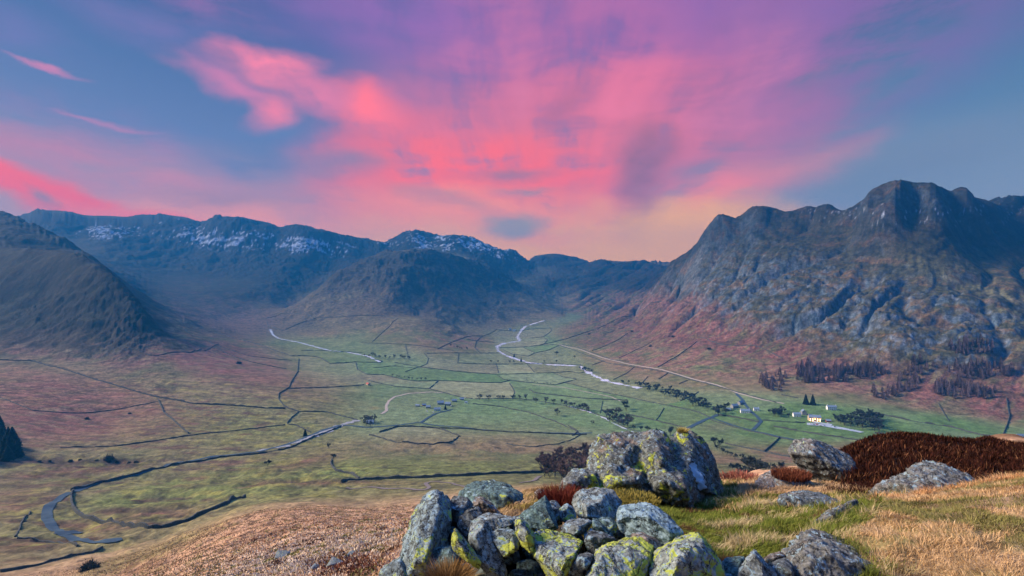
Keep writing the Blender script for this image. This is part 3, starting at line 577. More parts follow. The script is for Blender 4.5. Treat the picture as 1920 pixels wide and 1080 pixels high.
def mesh_np(name, v, f, mat, colr=None, smooth=True, parent=None, attr='Col'):
    me = bpy.data.meshes.new(name); k = f.shape[1]
    me.vertices.add(len(v)); me.vertices.foreach_set('co', np.ascontiguousarray(v, np.float32).ravel())
    me.loops.add(f.size); me.loops.foreach_set('vertex_index', np.ascontiguousarray(f, np.int32).ravel())
    me.polygons.add(len(f)); me.polygons.foreach_set('loop_start', np.arange(0, f.size, k, dtype=np.int32))
    me.polygons.foreach_set('use_smooth', np.full(len(f), smooth))
    if colr is not None:
        a = me.attributes.new(attr, 'FLOAT_COLOR', 'POINT'); c4 = np.ones((len(v), 4), np.float32); c4[:, :3] = colr
        a.data.foreach_set('color', c4.ravel())
    me.update(calc_edges=True); me.validate()
    if mat is not None:
        for mm in (mat if isinstance(mat, (list, tuple)) else [mat]): me.materials.append(mm)
    o = bpy.data.objects.new(name, me); COL.objects.link(o)
    if parent is not None: o.parent = parent
    return o
def tag(o, label=None, cat=None, group=None, kind=None):
    for k, v in (('label', label), ('category', cat), ('group', group), ('kind', kind)):
        if v: o[k] = v
    return o
names = {0: ('ground', 'grassy hilltop and bleached slope falling away below the lichened rocks', 'ground', M_near),
         1: ('valley_floor', 'flat green valley floor cut into pastures by dry stone walls', 'valley', M_mid),
         2: ('hill', 'dark craggy fell filling the left edge above the brown bracken slope', 'hill', M_far),
         3: ('hill', 'rounded spur of hill standing alone in the middle of the valley head', 'hill', M_far),
         4: ('mountain', 'long jagged mountain ridge streaked with snow closing the valley', 'mountain', M_far),
         5: ('mountain', 'broad rocky mountain with ribbed blue crags and two summits on the right', 'mountain', M_far)}
for k, (nm, lb, ct_, mt) in names.items():
    q = quads[qreg == k]; used = np.unique(q); mp = np.full(nt*nr, -1, np.int64); mp[used] = np.arange(len(used))
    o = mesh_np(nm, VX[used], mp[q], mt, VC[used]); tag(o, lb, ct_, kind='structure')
    if k == 0:   # plug the tiny hole under the camera
        pass
c0 = len(TH); ring = VX.reshape(nt, nr, 3)[:, 0]
# ------------------------------------------------------------------ things strung along the land
def simple(name, c, rough=.9, spec=.2, var=.3, scale=3., bd=.05, metal=0, emit=None, es=0):
    m, t, b = new_mat(name); tc_ = nd(t, 'ShaderNodeTexCoord'); n = noise_node(t, tc_.outputs['Object'], scale, 4)
    k = maprange(t, n.outputs[0], .3, .7, 1-var, 1+var, False); vm = nd(t, 'ShaderNodeVectorMath', operation='SCALE')
    vm.inputs[0].default_value = c; t.links.new(k, vm.inputs['Scale']); t.links.new(vm.outputs[0], b.inputs['Base Color'])
    b.inputs['Roughness'].default_value = rough; b.inputs['Specular IOR Level'].default_value = spec; b.inputs['Metallic'].default_value = metal
    if bd: bump(t, b, n.outputs[0], bd)
    if emit: b.inputs['Emission Color'].default_value = (*emit, 1); b.inputs['Emission Strength'].default_value = es
    return m
M_wall = simple('dry_stone', (.050, .058, .058), var=.5, scale=1.2, bd=.3)
M_hedge = simple('hedge_twigs', (.035, .042, .025), var=.5, scale=.8, bd=.3)
M_asph = simple('asphalt', (.038, .070, .098), rough=.9, spec=.12, var=.12, scale=.5, bd=.02)
M_track = simple('pale_track', (.36, .31, .25), var=.15, scale=.3)
M_gravel = simple('river_gravel', (.25, .26, .27), var=.4, scale=.25, bd=.2)
M_water = simple('beck_water', (.50, .58, .66), rough=.25, spec=.6, var=.3, scale=.15, bd=.15)
def ribbon(name, pts, width, mat, label, lift=.35, kind='structure', rmin=300, step=3., across=4, wob=0.1, rmax=9000):
    p = trace(pts, rmin, rmax, step); n = side(p); m = len(p)
    w_ = width*(1+wob*pn(np.arange(m)*.21, np.zeros(m)+len(COL.objects)*3.3, 7)*2)*.5
    q = np.linspace(-1, 1, across+1); v = []
    for k in q:
        xy = p+n*(w_*k)[:, None]; v.append(np.stack([xy[:, 0], xy[:, 1], zat(xy[:, 0], xy[:, 1])+lift], 1))
    V = np.stack(v, 1).reshape(-1, 3); c = across+1
    f = [(i*c+j, i*c+j+1, (i+1)*c+j+1, (i+1)*c+j) for i in range(m-1) for j in range(across)]
    o = mesh_np(name, V, np.array(f)[:, ::-1], mat); tag(o, label, kind=kind); return o
def wall(pts, label, h=1.9, w_=1.3, rmin=300, mat=None, name='stone_wall', cat='wall', rmax=9000, group=None):
    p = trace(pts, rmin, rmax, 3.5 if len(pts) < 30 else 4); n = side(p); m = len(p); D = math.hypot(*p[m//2])
    k = 1+.35*float(ss(900, 2600, D)); hh = .88*h*k*(1+.55*pn(np.arange(m)*.45, np.full(m, len(COL.objects)*1.7), 3)); hh[pn(np.arange(m)*.11, np.full(m, len(COL.objects)*2.3), 4) > .6] *= .35; ww = w_*k
    v = []
    for s, t_ in ((-.55, 0), (-.36, 1), (.36, 1), (.55, 0)):
        xy = p+n*ww*s; z = zat(xy[:, 0], xy[:, 1]); zb = zat(p[:, 0], p[:, 1])
        v.append(np.stack([xy[:, 0], xy[:, 1], np.where(t_, zb+hh, z-.4)], 1))
    V = np.stack(v, 1).reshape(-1, 3)
    f = [(i*4+j, i*4+j+1, (i+1)*4+j+1, (i+1)*4+j) for i in range(m-1) for j in range(3)]
    f += [(0, 3, 2, 1), ((m-1)*4, (m-1)*4+1, (m-1)*4+2, (m-1)*4+3)]
    o = mesh_np(name, V, np.array(f), mat or M_wall, smooth=False); tag(o, label, cat, group or 'dry stone walls dividing the valley'); return o
for pts, lb, h in WALLS:
    wall(pts, lb, h, .7+.25*h, rmin=330)
# roads, tracks and becks
pass_road = ribbon('road', [(640,797),(600,809),(540,833),(480,848),(400,856),(330,868),(270,886),(213,899),(160,913),(128,926),(105,941),(88,958),(88,975),(98,990),(115,1000),(135,1009),(165,1017),(200,1017),(228,1010)], 6.5, M_asph, 'blue grey mountain pass road snaking down at the lower left', lift=.5, across=8, wob=.05)
ribbon('lay_by', [(112,1004),(130,1000),(148,998)], 8, M_asph, 'widened parking place beside the road bend', lift=.62, across=6)
ribbon('road', [(640,797),(690,802),(740,798),(785,792),(810,797),(893,805),(973,810),(1073,813),(1110,812)], 5.5, M_asph, 'valley road passing below the hamlet and the largest field', lift=.5)
ribbon('lane', [(790,792),(815,776),(848,768)], 5, M_asph, 'lane from the valley road up to the hamlet', lift=.62)
ribbon('road', [(1262,818),(1283,806),(1308,794),(1333,783),(1347,777)], 8, M_asph, 'blue straight road crossing the fields to the farm crossroads', lift=.55)
ribbon('road', [(1335,784),(1372,797),(1410,807),(1455,818),(1490,825),(1560,837)], 5, M_asph, 'valley road running right behind the boulders', lift=.5)
ribbon('lane', [(1412,806),(1422,796),(1427,790),(1418,780),(1408,772),(1398,760),(1392,750),(1380,738)], 6, M_asph, 'lane from the valley road past the white farm', lift=.62)
ribbon('track', [(1048,646),(1090,656),(1130,671),(1180,683),(1240,693),(1300,711),(1345,722),(1385,738),(1430,750),(1470,757)], 5, M_track, 'pale track running under the foot of the mountain', lift=.4)
ribbon('track', [(1000,721),(1060,727),(1110,737),(1145,744),(1163,752)], 3.5, M_track, 'thin white path crossing the middle pasture', lift=.4)
ribbon('track', [(715,776),(725,770),(724,762),(729,752),(740,744),(765,738),(810,735),(830,737)], 5.5, M_track, 'white gravel track curling round the hamlet', lift=.4)
ribbon('path', [(650,914),(700,914),(760,916),(795,920),(806,915),(797,906),(815,903),(850,907),(885,916)], 3.6, simple('worn_path', (.16,.135,.125)), 'zigzag footpath on the orange slope', lift=.4, across=6)
ribbon('path', [(975,906),(1000,902),(1013,893)], 3.6, bpy.data.materials['worn_path'], 'end of the footpath beside the brown wood', lift=.4)
ribbon('river', [(1022,601),(1000,607),(985,612),(978,619),(972,628),(970,633),(975,639),(945,644),(932,650),(934,658),(950,667),(970,674),(990,680),(1030,684),(1060,685),(1088,687),(1098,696),(1115,705),(1140,716),(1170,722),(1200,728)], 11, M_water, 'bright beck looping through the far valley fields', lift=.5, wob=.8)
ribbon('river', [(507,618),(512,628),(523,635),(555,641),(590,650),(620,658),(650,660),(690,668),(715,680)], 8, M_water, 'beck coming down from the left side valley', lift=.5, wob=.9)
ribbon('river', [(672,788),(640,797),(618,806),(590,817),(560,828),(530,838),(480,846)], 9, M_gravel, 'stony stream bed beside the pass road', lift=.45, wob=1.2)
ribbon('stream', [(1060,760),(1077,765),(1103,772),(1135,785),(1163,800),(1190,812)], 3, M_water, 'stream under the clump of tall trees', lift=.5, wob=.9)
ribbon('car_park', [(1513,795),(1545,798),(1580,804),(1617,811)], 15, simple('car_park_gravel', (.30,.36,.40), scale=.4), 'pale gravel car park in front of the inn', lift=.5, across=6)
ribbon('car_park', [(1524,791),(1545,795),(1560,797)], 10, bpy.data.materials['car_park_gravel'], 'small yard between inn and car park', lift=.6, across=6)

# ------------------------------------------------------------------ trees
def tube(V_, Fq, a, b, ra, rb, k=4):
    a, b = Vector(a), Vector(b); d = (b-a).normalized(); u = d.orthogonal().normalized(); v_ = d.cross(u); n0 = len(V_)
    for c, r_ in ((a, ra), (b, rb)):
        for i in range(k):
            an = 2*math.pi*i/k; V_.append(c+u*math.cos(an)*r_+v_*math.sin(an)*r_)
    for i in range(k): Fq.append((n0+i, n0+(i+1) % k, n0+k+(i+1) % k, n0+k+i))
def bare_tree_meshes(h, spread, seed, dens=1.):
    rd = random.Random(seed); Vt, Ft, Vc, Fc = [], [], [], []
    def twig(p, d, l, w_):
        sd2 = d.orthogonal().normalized()*w_; sd2.rotate(Matrix.Rotation(rd.uniform(0, 6.28), 3, d)); n0 = len(Vc)
        m_ = p+d*l*.5+Vector((rd.uniform(-.1, .1), rd.uniform(-.1, .1), rd.uniform(0, .12)))*l
        Vc.extend([p-sd2, p+sd2, m_+sd2*.6, p+d*l+Vector((0, 0, .1*l))]); Fc.append((n0, n0+1, n0+2, n0+3))
    def grow(p, d, l, r_, lv):
        e = p+d*l; tube(Vt, Ft, p, e, r_, r_*.62, 5 if lv < 2 else 3)
        if lv >= 4:
            for _ in range(int(20*dens)):
                dd = (d+Vector((rd.uniform(-1, 1), rd.uniform(-1, 1), rd.uniform(-.5, .9)))*.9).normalized(); twig(p.lerp(e, rd.random()), dd, l*rd.uniform(.7, 1.5), h*.0034)
            return
        for i in range(rd.choice((2, 3, 3)) if lv else 5):
            tl = rd.uniform(.35, .95) if lv else rd.uniform(.9, 1.5)
            dd = (d+Vector((rd.uniform(-1, 1)*spread, rd.uniform(-1, 1)*spread, rd.uniform(-.15, .5)))*tl).normalized()
            grow(p.lerp(e, rd.uniform(.55, 1)), dd, l*rd.uniform(.6, .85), r_*.55, lv+1)
    grow(Vector((0, 0, -.4)), Vector((rd.uniform(-.06, .06), 0, 1)).normalized(), h*.27, h*.022, 0)
    return Vt, Ft, Vc, Fc
def conifer_meshes(h, rad, seed, n=900, droop=-.25, sparse=False):
    rd = random.Random(seed); Vt, Ft, Vc, Fc = [], [], [], []
    tube(Vt, Ft, (0, 0, -.5), (0, 0, h*.97), h*.014, h*.002, 5)
    for i in range(n):
        z = (rd.random()**1.25)*.9+.08; lay_ = math.floor(z*17)/17; an = rd.uniform(0, 6.283); rr_ = rad*(1-z)**.85*(.65+.5*math.sin(lay_*91+an*3+seed)**2)+.12
        d = Vector((math.cos(an), math.sin(an), droop+rd.uniform(-.15, .3))).normalized()
        st_ = 0 if not sparse else rd.uniform(0, .4); p = Vector((0, 0, z*h))+d*rr_*st_; e = Vector((0, 0, z*h))+d*rr_
        s_2 = Vector((-math.sin(an), math.cos(an), rd.uniform(-.4, .4)))*(rad*(.06 if sparse else .10)); n0 = len(Vc)
        Vc.extend([p-s_2*.4, p+s_2*.4, e*.98+p*.02+s_2, e-s_2+Vector((0, 0, -.02*h))]); Fc.append((n0, n0+1, n0+2, n0+3))
    return Vt, Ft, Vc, Fc
def bush_meshes(h, seed):
    rd = random.Random(seed); Vt, Ft, Vc, Fc = [], [], [], []
    for i in range(7): tube(Vt, Ft, (0, 0, -.8), (rd.uniform(-.4, .4)*h, rd.uniform(-.4, .4)*h, h*rd.uniform(.4, .75)), h*.02, h*.006, 3)
    for i in range(1500):
        an = rd.uniform(0, 6.283); u = rd.random()**.6; el_ = math.acos(1-u*1.05) if u*1.05 < 1 else 1.57; k = (.7+.3*math.sin(an*3+seed)*math.sin(el_*4))*rd.uniform(.5, 1)
        d = Vector((math.sin(el_)*math.cos(an)*.75, math.sin(el_)*math.sin(an)*.75, math.cos(el_)*.9)); p = d*h*k*.8; e = p+(d+Vector((rd.uniform(-.6, .6), rd.uniform(-.6, .6), rd.uniform(-.2, .6))))*h*.13
        s_2 = Vector((rd.uniform(-1, 1), rd.uniform(-1, 1), rd.uniform(-1, 1)))*h*.018; n0 = len(Vc); Vc.extend([p-s_2, p+s_2, e+s_2*.5, e-s_2*.5]); Fc.append((n0, n0+1, n0+2, n0+3))
    return Vt, Ft, Vc, Fc
def leafmat(name, c, var=.45, tr=0):
    m, t, b = new_mat(name); g = nd(t, 'ShaderNodeObjectInfo'); tc_ = nd(t, 'ShaderNodeTexCoord'); n = noise_node(t, tc_.outputs['Object'], .5, 3)
    k = math_(t, 'MULTIPLY', maprange(t, n.outputs[0], .3, .7, 1-var, 1+var, False), maprange(t, g.outputs['Random'], 0, 1, .7, 1.35, False))
    vm = nd(t, 'ShaderNodeVectorMath', operation='SCALE'); vm.inputs[0].default_value = c; t.links.new(k, vm.inputs['Scale']); t.links.new(vm.outputs[0], b.inputs['Base Color'])
    b.inputs['Specular IOR Level'].default_value = .05; return m
M_bark = leafmat('bark', (.055, .05, .045)); M_twig = leafmat('bare_twigs', (.095, .095, .085)); M_btwig = leafmat('brown_twigs', (.13, .085, .065))
M_larch = leafmat('larch_twigs', (.16, .115, .12)); M_spruce = leafmat('spruce_needles', (.018, .030, .024)); M_dusk = leafmat('alder_twigs', (.045, .058, .056))
def meshes_of(kind, i):
    h = 12.
    if kind == 'bare': g, m1, m2 = bare_tree_meshes(h, .95, 10+i), M_bark, M_twig
    elif kind == 'brown': g, m1, m2 = bare_tree_meshes(h, .7, 30+i, 1.2), M_bark, M_btwig
    elif kind == 'alder': g, m1, m2 = bare_tree_meshes(h, .85, 50+i, 1.5), M_bark, M_dusk
    elif kind == 'larch': g, m1, m2 = conifer_meshes(h, 2.5, 70+i, 620, -.1, True), M_bark, M_larch
    elif kind == 'spruce': g, m1, m2 = conifer_meshes(h, 3.3, 90+i, 1500), M_bark, M_spruce
    elif kind == 'bush': g, m1, m2 = bush_meshes(h, 120+i), M_bark, M_dusk
    r_ = []
    for nm, V_, F_, mm in (('trunk', g[0], g[1], m1), ('crown', g[2], g[3], m2)):
        me = bpy.data.meshes.new(nm); me.from_pydata([tuple(v) for v in V_], [], F_); me.materials.append(mm); r_.append(me)
    return r_
PROTO = {}
KN = {'bare': 'bare_tree', 'brown': 'brown_bare_tree', 'alder': 'dark_bare_tree', 'larch': 'larch_tree', 'spruce': 'spruce_tree', 'bush': 'bush'}
def tree(kind, x, y, h, label, group, rot=None, sx=1.):
    i = random.randrange(5)
    if (kind, i) not in PROTO: PROTO[(kind, i)] = meshes_of(kind, i)
    tr, cr = PROTO[(kind, i)]
    e = bpy.data.objects.new(KN[kind], None); COL.objects.link(e); e.location = (x, y, float(zat(x, y)[0])-.1)
    k = h*(1.32 if kind != 'spruce' else 1.)/12.; e.scale = (k*sx, k*sx, k); e.rotation_euler = (0, 0, random.uniform(0, 6.28) if rot is None else rot)
    for nm, me in (('trunk', tr), ('crown', cr)):
        o = bpy.data.objects.new(nm, me); COL.objects.link(o); o.parent = e
    tag(e, label, 'bush' if kind == 'bush' else 'tree', group); return e
def in_poly(x, y, poly):
    c = False; j = len(poly)-1
    for i in range(len(poly)):
        if (poly[i][1] > y) != (poly[j][1] > y) and x < (poly[j][0]-poly[i][0])*(y-poly[i][1])/(poly[j][1]-poly[i][1])+poly[i][0]: c = not c
        j = i
    return c
def wood(kind, poly, n, h, label, group, rmin=330, gap=7., sx=1.25):
    xs = [p[0] for p in poly]; ys = [p[1] for p in poly]; got = []; tries = 0
    while len(got) < n and tries < n*60:
        tries += 1; px, py = random.uniform(min(xs), max(xs)), random.uniform(min(ys), max(ys))
        if not in_poly(px, py, poly): continue
        px += random.gauss(0, 5 if kind == 'larch' else 1); py += random.gauss(0, 2.2 if kind == 'larch' else .5)
        x, y = hit(px, py, rmin)
        if any((x-a)**2+(y-b)**2 < gap*gap for a, b in got): continue
        got.append((x, y)); tree(kind, x, y, h*random.uniform(.5, 1.25), label, group, sx=sx*random.uniform(.8, 1.2))
def row(kind, pts, n, h, label, group, rmin=330, jit=2., sx=1.):
    p = trace(pts, rmin, step=2.)
    for i in range(n):
        q = p[int((i+random.uniform(.15, .85))/n*(len(p)-1))]; tree(kind, q[0]+random.uniform(-jit, jit), q[1]+random.uniform(-jit, jit), h*random.uniform(.7, 1.2), label, group, sx=sx)
# larches on the mountain side
wood('larch', [(1488,700),(1500,688),(1560,690),(1600,692),(1655,688),(1662,706),(1600,712),(1560,716),(1500,716)], 96, 17, 'purple brown larch in the widest plantation band across the lower mountain', 'larches of the main plantation', gap=6)
wood('larch', [(1420,715),(1440,706),(1470,704),(1472,728),(1430,732)], 26, 15, 'larch in the small dark group left of the main plantation', 'larches left of the main plantation', gap=6)
wood('larch', [(1640,735),(1665,730),(1700,700),(1722,668),(1738,690),(1720,724),(1695,745),(1645,748)], 38, 15, 'larch in the thin strip climbing between the two plantations', 'larches in the climbing strip', gap=8)
wood('larch', [(1775,655),(1800,640),(1850,642),(1862,660),(1800,666)], 34, 15, 'larch on the high ledge near the right edge', 'larches on the high ledge', gap=7)
wood('larch', [(1775,690),(1830,680),(1890,690),(1900,702),(1840,712),(1780,700)], 40, 15, 'larch in the middle right hand group under the ledge', 'larches in the middle right group', gap=7)
wood('larch', [(1752,738),(1765,715),(1800,724),(1860,735),(1862,744),(1800,746)], 44, 15, 'larch in the lowest right hand group above the bracken', 'larches in the lowest right group', gap=7)
# riverside woods
wood('alder', [(1190,722),(1230,724),(1290,742),(1345,762),(1350,774),(1315,766),(1270,752),(1215,734)], 60, 12, 'dark leafless tree in the riverside wood left of the white farm', 'riverside wood', gap=6)
row('alder', [(1086,693),(1098,697),(1112,700)], 6, 14, 'dark tree in the clump standing over the bright beck', 'clump over the beck', jit=6)
row('alder', [(1160,718),(1172,720),(1182,720)], 4, 11, 'tree in the small green tinted clump at the river bend', 'clump at the river bend', jit=5)
wood('alder', [(1595,800),(1600,782),(1630,775),(1650,788),(1652,812),(1625,812)], 34, 15, 'dark tree in the wood at the right of the car park', 'wood beside the car park', gap=5)
wood('alder', [(1560,790),(1590,780),(1600,795),(1580,800)], 12, 13, 'dark tree between the inn and the wood', 'trees behind the inn', gap=5)
wood('alder', [(1440,775),(1465,766),(1480,775),(1478,785),(1450,784)], 14, 13, 'tree in the dark grove between white farm and inn', 'grove left of the inn', gap=5)
wood('alder', [(1335,770),(1360,765),(1365,776),(1345,780)], 9, 12, 'tree crowding the left side of the white farm', 'trees beside the white farm', gap=5)
row('alder', [(1345,845),(1380,862),(1420,872),(1465,882)], 20, 9, 'tree in the dark line along the near river behind the boulders', 'trees along the near river', jit=3)
wood('alder', [(1370,880),(1400,872),(1425,890),(1400,898)], 10, 10, 'thin tree below the near river line, seen between the boulders', 'trees between the boulders', gap=5)
row('alder', [(1340,838),(1350,840)], 2, 14, 'round dark tree standing just right of the tall boulder', 'round trees right of the boulder', jit=3)
row('alder', [(1255,816),(1262,818)], 2, 14, 'round tree peeping over the notch of the tall boulder', 'trees over the boulder', jit=3)
# row of round trees and the stream trees in mid valley
for x_, h_ in ((899,15),(916,13),(934,13),(944,12),(962,13),(975,13),(987,15)):
    x, y = hit(x_, 750); tree('bare', x, y, h_, 'round topped bare tree in the row above the largest field', 'row of round trees above the largest field', sx=1.15)
for x_, h_ in ((1005,15),(1023,18),(1038,12),(1052,12)):
    x, y = hit(x_, 757); tree('bare', x, y, h_, 'taller bare tree following the round row to the right', 'tall trees right of the round row')
row('bare', [(1060,762),(1090,768),(1108,775)], 8, 15, 'bare tree lining the stream in mid valley', 'stream trees in mid valley', jit=4, sx=1.1)
wood('bare', [(1135,778),(1160,776),(1178,790),(1180,806),(1160,800),(1140,790)], 16, 16, 'bare tree of the grey clump around the lower stream', 'grey clump on the lower stream', gap=6)
row('alder', [(1172,765),(1177,775)], 2, 18, 'tall dark tree at the top of the grey clump', 'dark trees at the top of the grey clump', jit=2)
row('alder', [(1180,806),(1230,812),(1250,822)], 6, 11, 'low tree along the stream behind the tall boulder', 'low trees behind the tall boulder', jit=3)
x, y = hit(1045, 779); tree('bare', x, y, 15, 'lone bare tree standing in the largest field below the stream trees', None)
x, y = hit(1110, 797); tree('bare', x, y, 10, 'faint small bare tree alone in the field left of the grey clump', None)
x, y = hit(1043, 667); tree('alder', x, y, 17, 'single dark tree in the twin fields left of the riverside clump', None)
x, y = hit(1078, 672); tree('alder', x, y, 11, 'single small dark tree by the pale lane', None)
for x_, lb in ((921,'pointed shrub tree'),(934,'round shrub tree'),(956,'slim tree'),(964,'leafless tree'),(1020,'small dark tree'),(1043,'stout dark tree')):
    x, y = hit(x_, 681); tree('alder', x, y, 11, lb+' on the level wall beside the river crossing, pixel sized', 'little trees on the level wall') if 0 else tree('alder', x, y, 11, 'little dark tree on the level wall beside the river crossing', 'little trees on the level wall')
for x_ in (964, 977):
    x, y = hit(x_, 670 if x_ == 964 else 678); tree('spruce', x, y, 15, 'dark pointed tree on the bank of the beck', 'pointed trees on the beck bank')
row('bare', [(686,668),(720,672),(760,672),(770,676)], 18, 12, 'hazy bare tree in the strip of woodland left of centre', 'strip of woodland left of centre', jit=8)
row('bare', [(735,706),(770,712),(800,714)], 9, 9, 'hazy bare tree on the wall above the hamlet', 'trees on the wall above the hamlet', jit=4)
row('alder', [(845,650),(868,656),(878,656)], 6, 11, 'dark tree of the far hedge left of the river bend', 'far hedge trees', jit=5)
row('alder', [(985,713),(1005,719),(1040,722)], 8, 5, 'low dark thorn on the wall of the pointed field', 'thorns on the pointed field wall', jit=2)
wood('brown', [(1010,890),(1012,868),(1035,862),(1060,855),(1100,842),(1125,850),(1120,890),(1060,905),(1020,900)], 70, 14, 'reddish brown leafless tree in the wood left of the tall boulder', 'brown wood left of the tall boulder', gap=4.5)
wood('bare', [(672,790),(690,784),(705,786),(712,796),(690,800)], 10, 11, 'bare tree screening the grey house by the valley road', 'trees by the grey house', gap=5)
x, y = hit(572, 818); tree('spruce', x, y, 12, 'single dark upright conifer above the stony stream', None, sx=1.1)
for x_, y_ in ((502, 875), (624, 865), (617, 842)):
    x, y = hit(x_, y_); tree('alder', x, y, 8 if x_ != 624 else 10, {502: 'little dark tree alone on the pasture below the pass road', 624: 'dark bush like tree at the top of the hooked wall', 617: 'small tree above the hooked wall'}[x_], None)
x, y = hit(205, 862); tree('bush', x, y, 8, 'dark round bush beside the shaded stream gully', None)
row('bush', [(60,865),(120,868),(190,864),(240,866),(275,868)], 10, 3.2, 'low dark scrub along the stream gully on the left', 'scrub along the stream gully', jit=3)
# spruce plantation at the left edge
wood('spruce', [(-70,868),(-70,800),(-40,805),(-5,815),(25,838),(40,862),(20,868),(-20,868)], 70, 24, 'black spruce in the plantation at the left edge', 'spruce plantation at the left edge', gap=5)
for x_, y_, lb in ((1511, 758, 'left one of two tall pointed conifers above the inn'), (1524, 759, 'right one of two tall pointed conifers above the inn')):
    x, y = hit(x_, y_); tree('spruce', x, y, 22, lb, 'pair of conifers above the inn')
x, y = hit(835, 768); tree('spruce', x, y, 11, 'dark conifer in the hamlet behind the white house', None)
# thorn bushes dotted over the slopes
for x_, y_, h_, lb in ((163,786,5,'dark bush on the bracken left of the short thick wall'),(243,776,4,'smallest dark bush near the top of the short thick wall'),(1220,650,8,'dark bush on the lower bracken right of the lane'),(1262,632,9,'dark bush halfway up the right slope'),(1330,655,9,'dark bush beside the gully wall'),(1185,622,9,'far dark bush above the slanting wall'),(1105,627,9,'farthest dark bush over the valley head'),(448,682,10,'hazy dark thicket on the left slope')):
    x, y = hit(x_, y_); tree('bush', x, y, h_, lb, None)
x, y = hit(168, 1068, 120, 900); tree('bush', x, y, 5.5, 'dark spiky holly bush at the bottom left on the near slope', None)
# ------------------------------------------------------------------ houses
M_white = simple('whitewash', (.74, .76, .78), var=.06, scale=.6, bd=0); M_stone = simple('slate_stone', (.24, .25, .26), var=.4, scale=1.5)
M_slate = simple('slate_roof', (.15, .21, .27), rough=.6, spec=.4, var=.25, scale=1.5); M_glass = simple('window_glass', (.02, .03, .04), rough=.15, spec=.6, var=0, bd=0)
M_lit = simple('lit_window', (.9, .6, .3), emit=(1, .55, .2), es=9, var=0, bd=0); M_door = simple('dark_door', (.05, .03, .03), var=.1, bd=0)
M_warm = simple('cream_render', (.42, .34, .26), var=.1, bd=0); M_red = simple('rust_red', (.35, .10, .07), var=.2, bd=0)
def box_mesh(name, bxs, mat, parent, bev=0):
    v, f = [], []
    for (x0, y0, z0, x1, y1, z1) in bxs:
        n = len(v); v += [(x0,y0,z0),(x1,y0,z0),(x1,y1,z0),(x0,y1,z0),(x0,y0,z1),(x1,y0,z1),(x1,y1,z1),(x0,y1,z1)]
        f += [(n,n+3,n+2,n+1),(n+4,n+5,n+6,n+7),(n,n+1,n+5,n+4),(n+1,n+2,n+6,n+5),(n+2,n+3,n+7,n+6),(n+3,n,n+4,n+7)]
    return mesh_np(name, np.array(v, float), np.array(f), mat, smooth=False, parent=parent)
def house(px, py, Lx, Wy, H_, yaw, label, name='house', cat='house', wmat=None, rmat=None, nw=3, floors=1, lit=False, chim=1, group=None, rmin=400, door=True):
    x, y = hit(px, py, rmin); e = bpy.data.objects.new(name, None); COL.objects.link(e)
    e.location = (x, y, float(zat(x, y)[0])-.3); e.rotation_euler = (0, 0, R(yaw)); a, b = Lx/2, Wy/2; rh = Wy*.42
    H_ += .3
    v = [(-a,-b,-1.5),(a,-b,-1.5),(a,b,-1.5),(-a,b,-1.5),(-a,-b,H_),(a,-b,H_),(a,b,H_),(-a,b,H_),(-a,0,H_+rh),(a,0,H_+rh)]
    me = bpy.data.meshes.new('wall'); me.from_pydata(v, [], [(0,1,5,4),(2,3,7,6),(1,2,6,9,5),(3,0,4,8,7),(0,3,2,1)]); me.materials.append(wmat or M_stone)
    o = bpy.data.objects.new('wall', me); COL.objects.link(o); o.parent = e
    ov, th = .35, .22; A_, B_ = a+ov, b+ov; ez = H_-ov*.84+.02
    v = [(-A_,-B_,ez),(A_,-B_,ez),(A_,0,H_+rh+.05),(-A_,0,H_+rh+.05),(-A_,B_,ez),(A_,B_,ez)]; v += [(q[0], q[1], q[2]+th) for q in v]
    me = bpy.data.meshes.new('roof'); me.from_pydata(v, [], [(0,3,2,1),(3,4,5,2),(6,7,8,9),(9,8,11,10),(0,1,7,6),(4,10,11,5),(0,6,9,3),(3,9,10,4),(1,2,8,7),(2,5,11,8)]); me.materials.append(rmat or M_slate)
    ro = bpy.data.objects.new('roof', me); COL.objects.link(ro); ro.parent = e
    for k in range(chim):
        cx_ = (a-.7)*(1 if k == 0 else -1); box_mesh('chimney', [(cx_-.5,-.4,H_+rh-.6,cx_+.5,.4,H_+rh+1.3)], wmat or M_stone, ro)
    for fl_ in range(floors):
        for k in range(nw):
            if door and fl_ == 0 and k == nw//2:
                box_mesh('door', [(-a+(k+.5)*Lx/nw-.5,-b-.05,.3,-a+(k+.5)*Lx/nw+.5,-b+.1,2.35)], M_door, e); continue
            cx_ = -a+(k+.5)*Lx/nw; z0 = 1.2+fl_*2.7
            wo = box_mesh('window', [(cx_-.6,-b-.06,z0,cx_+.6,-b+.1,z0+1.2)], M_lit if lit else M_glass, e)
            box_mesh('sill', [(cx_-.7,-b-.14,z0-.14,cx_+.7,-b-.02,z0-.003)], wmat or M_stone, wo)
    tag(e, label, cat, group); return e
house(1397,774,17,7,4.6,-12,'long whitewashed farmhouse at the left farm', wmat=M_white, nw=5, floors=1, chim=2)
house(1377,764,14,8,4,20,'dark slate roofed barn behind the long whitewashed farmhouse', 'barn', 'barn', nw=2, chim=0)
house(1365,770,9,6,3.2,-5,'low shed with pale gable left of the whitewashed farmhouse', 'shed', 'shed', nw=2, chim=0)
house(1388,758,12,7,4.4,35,'blue roofed barn highest in the left farm', 'barn', 'barn', nw=2, chim=0)
house(1418,770,10,6,4.,-14,'small white cottage right of the lane in the left farm', 'cottage', 'house', wmat=M_white, nw=3)
house(1494,781,13,7,5,-10,'white outbuilding just left of the glowing inn', 'outbuilding', 'building', wmat=M_white, nw=3, floors=1)
inn = house(1527,789,20,9,7.2,-14,'large old inn with orange glowing front', 'inn', 'inn', wmat=M_warm, nw=5, floors=2, lit=True, chim=2)
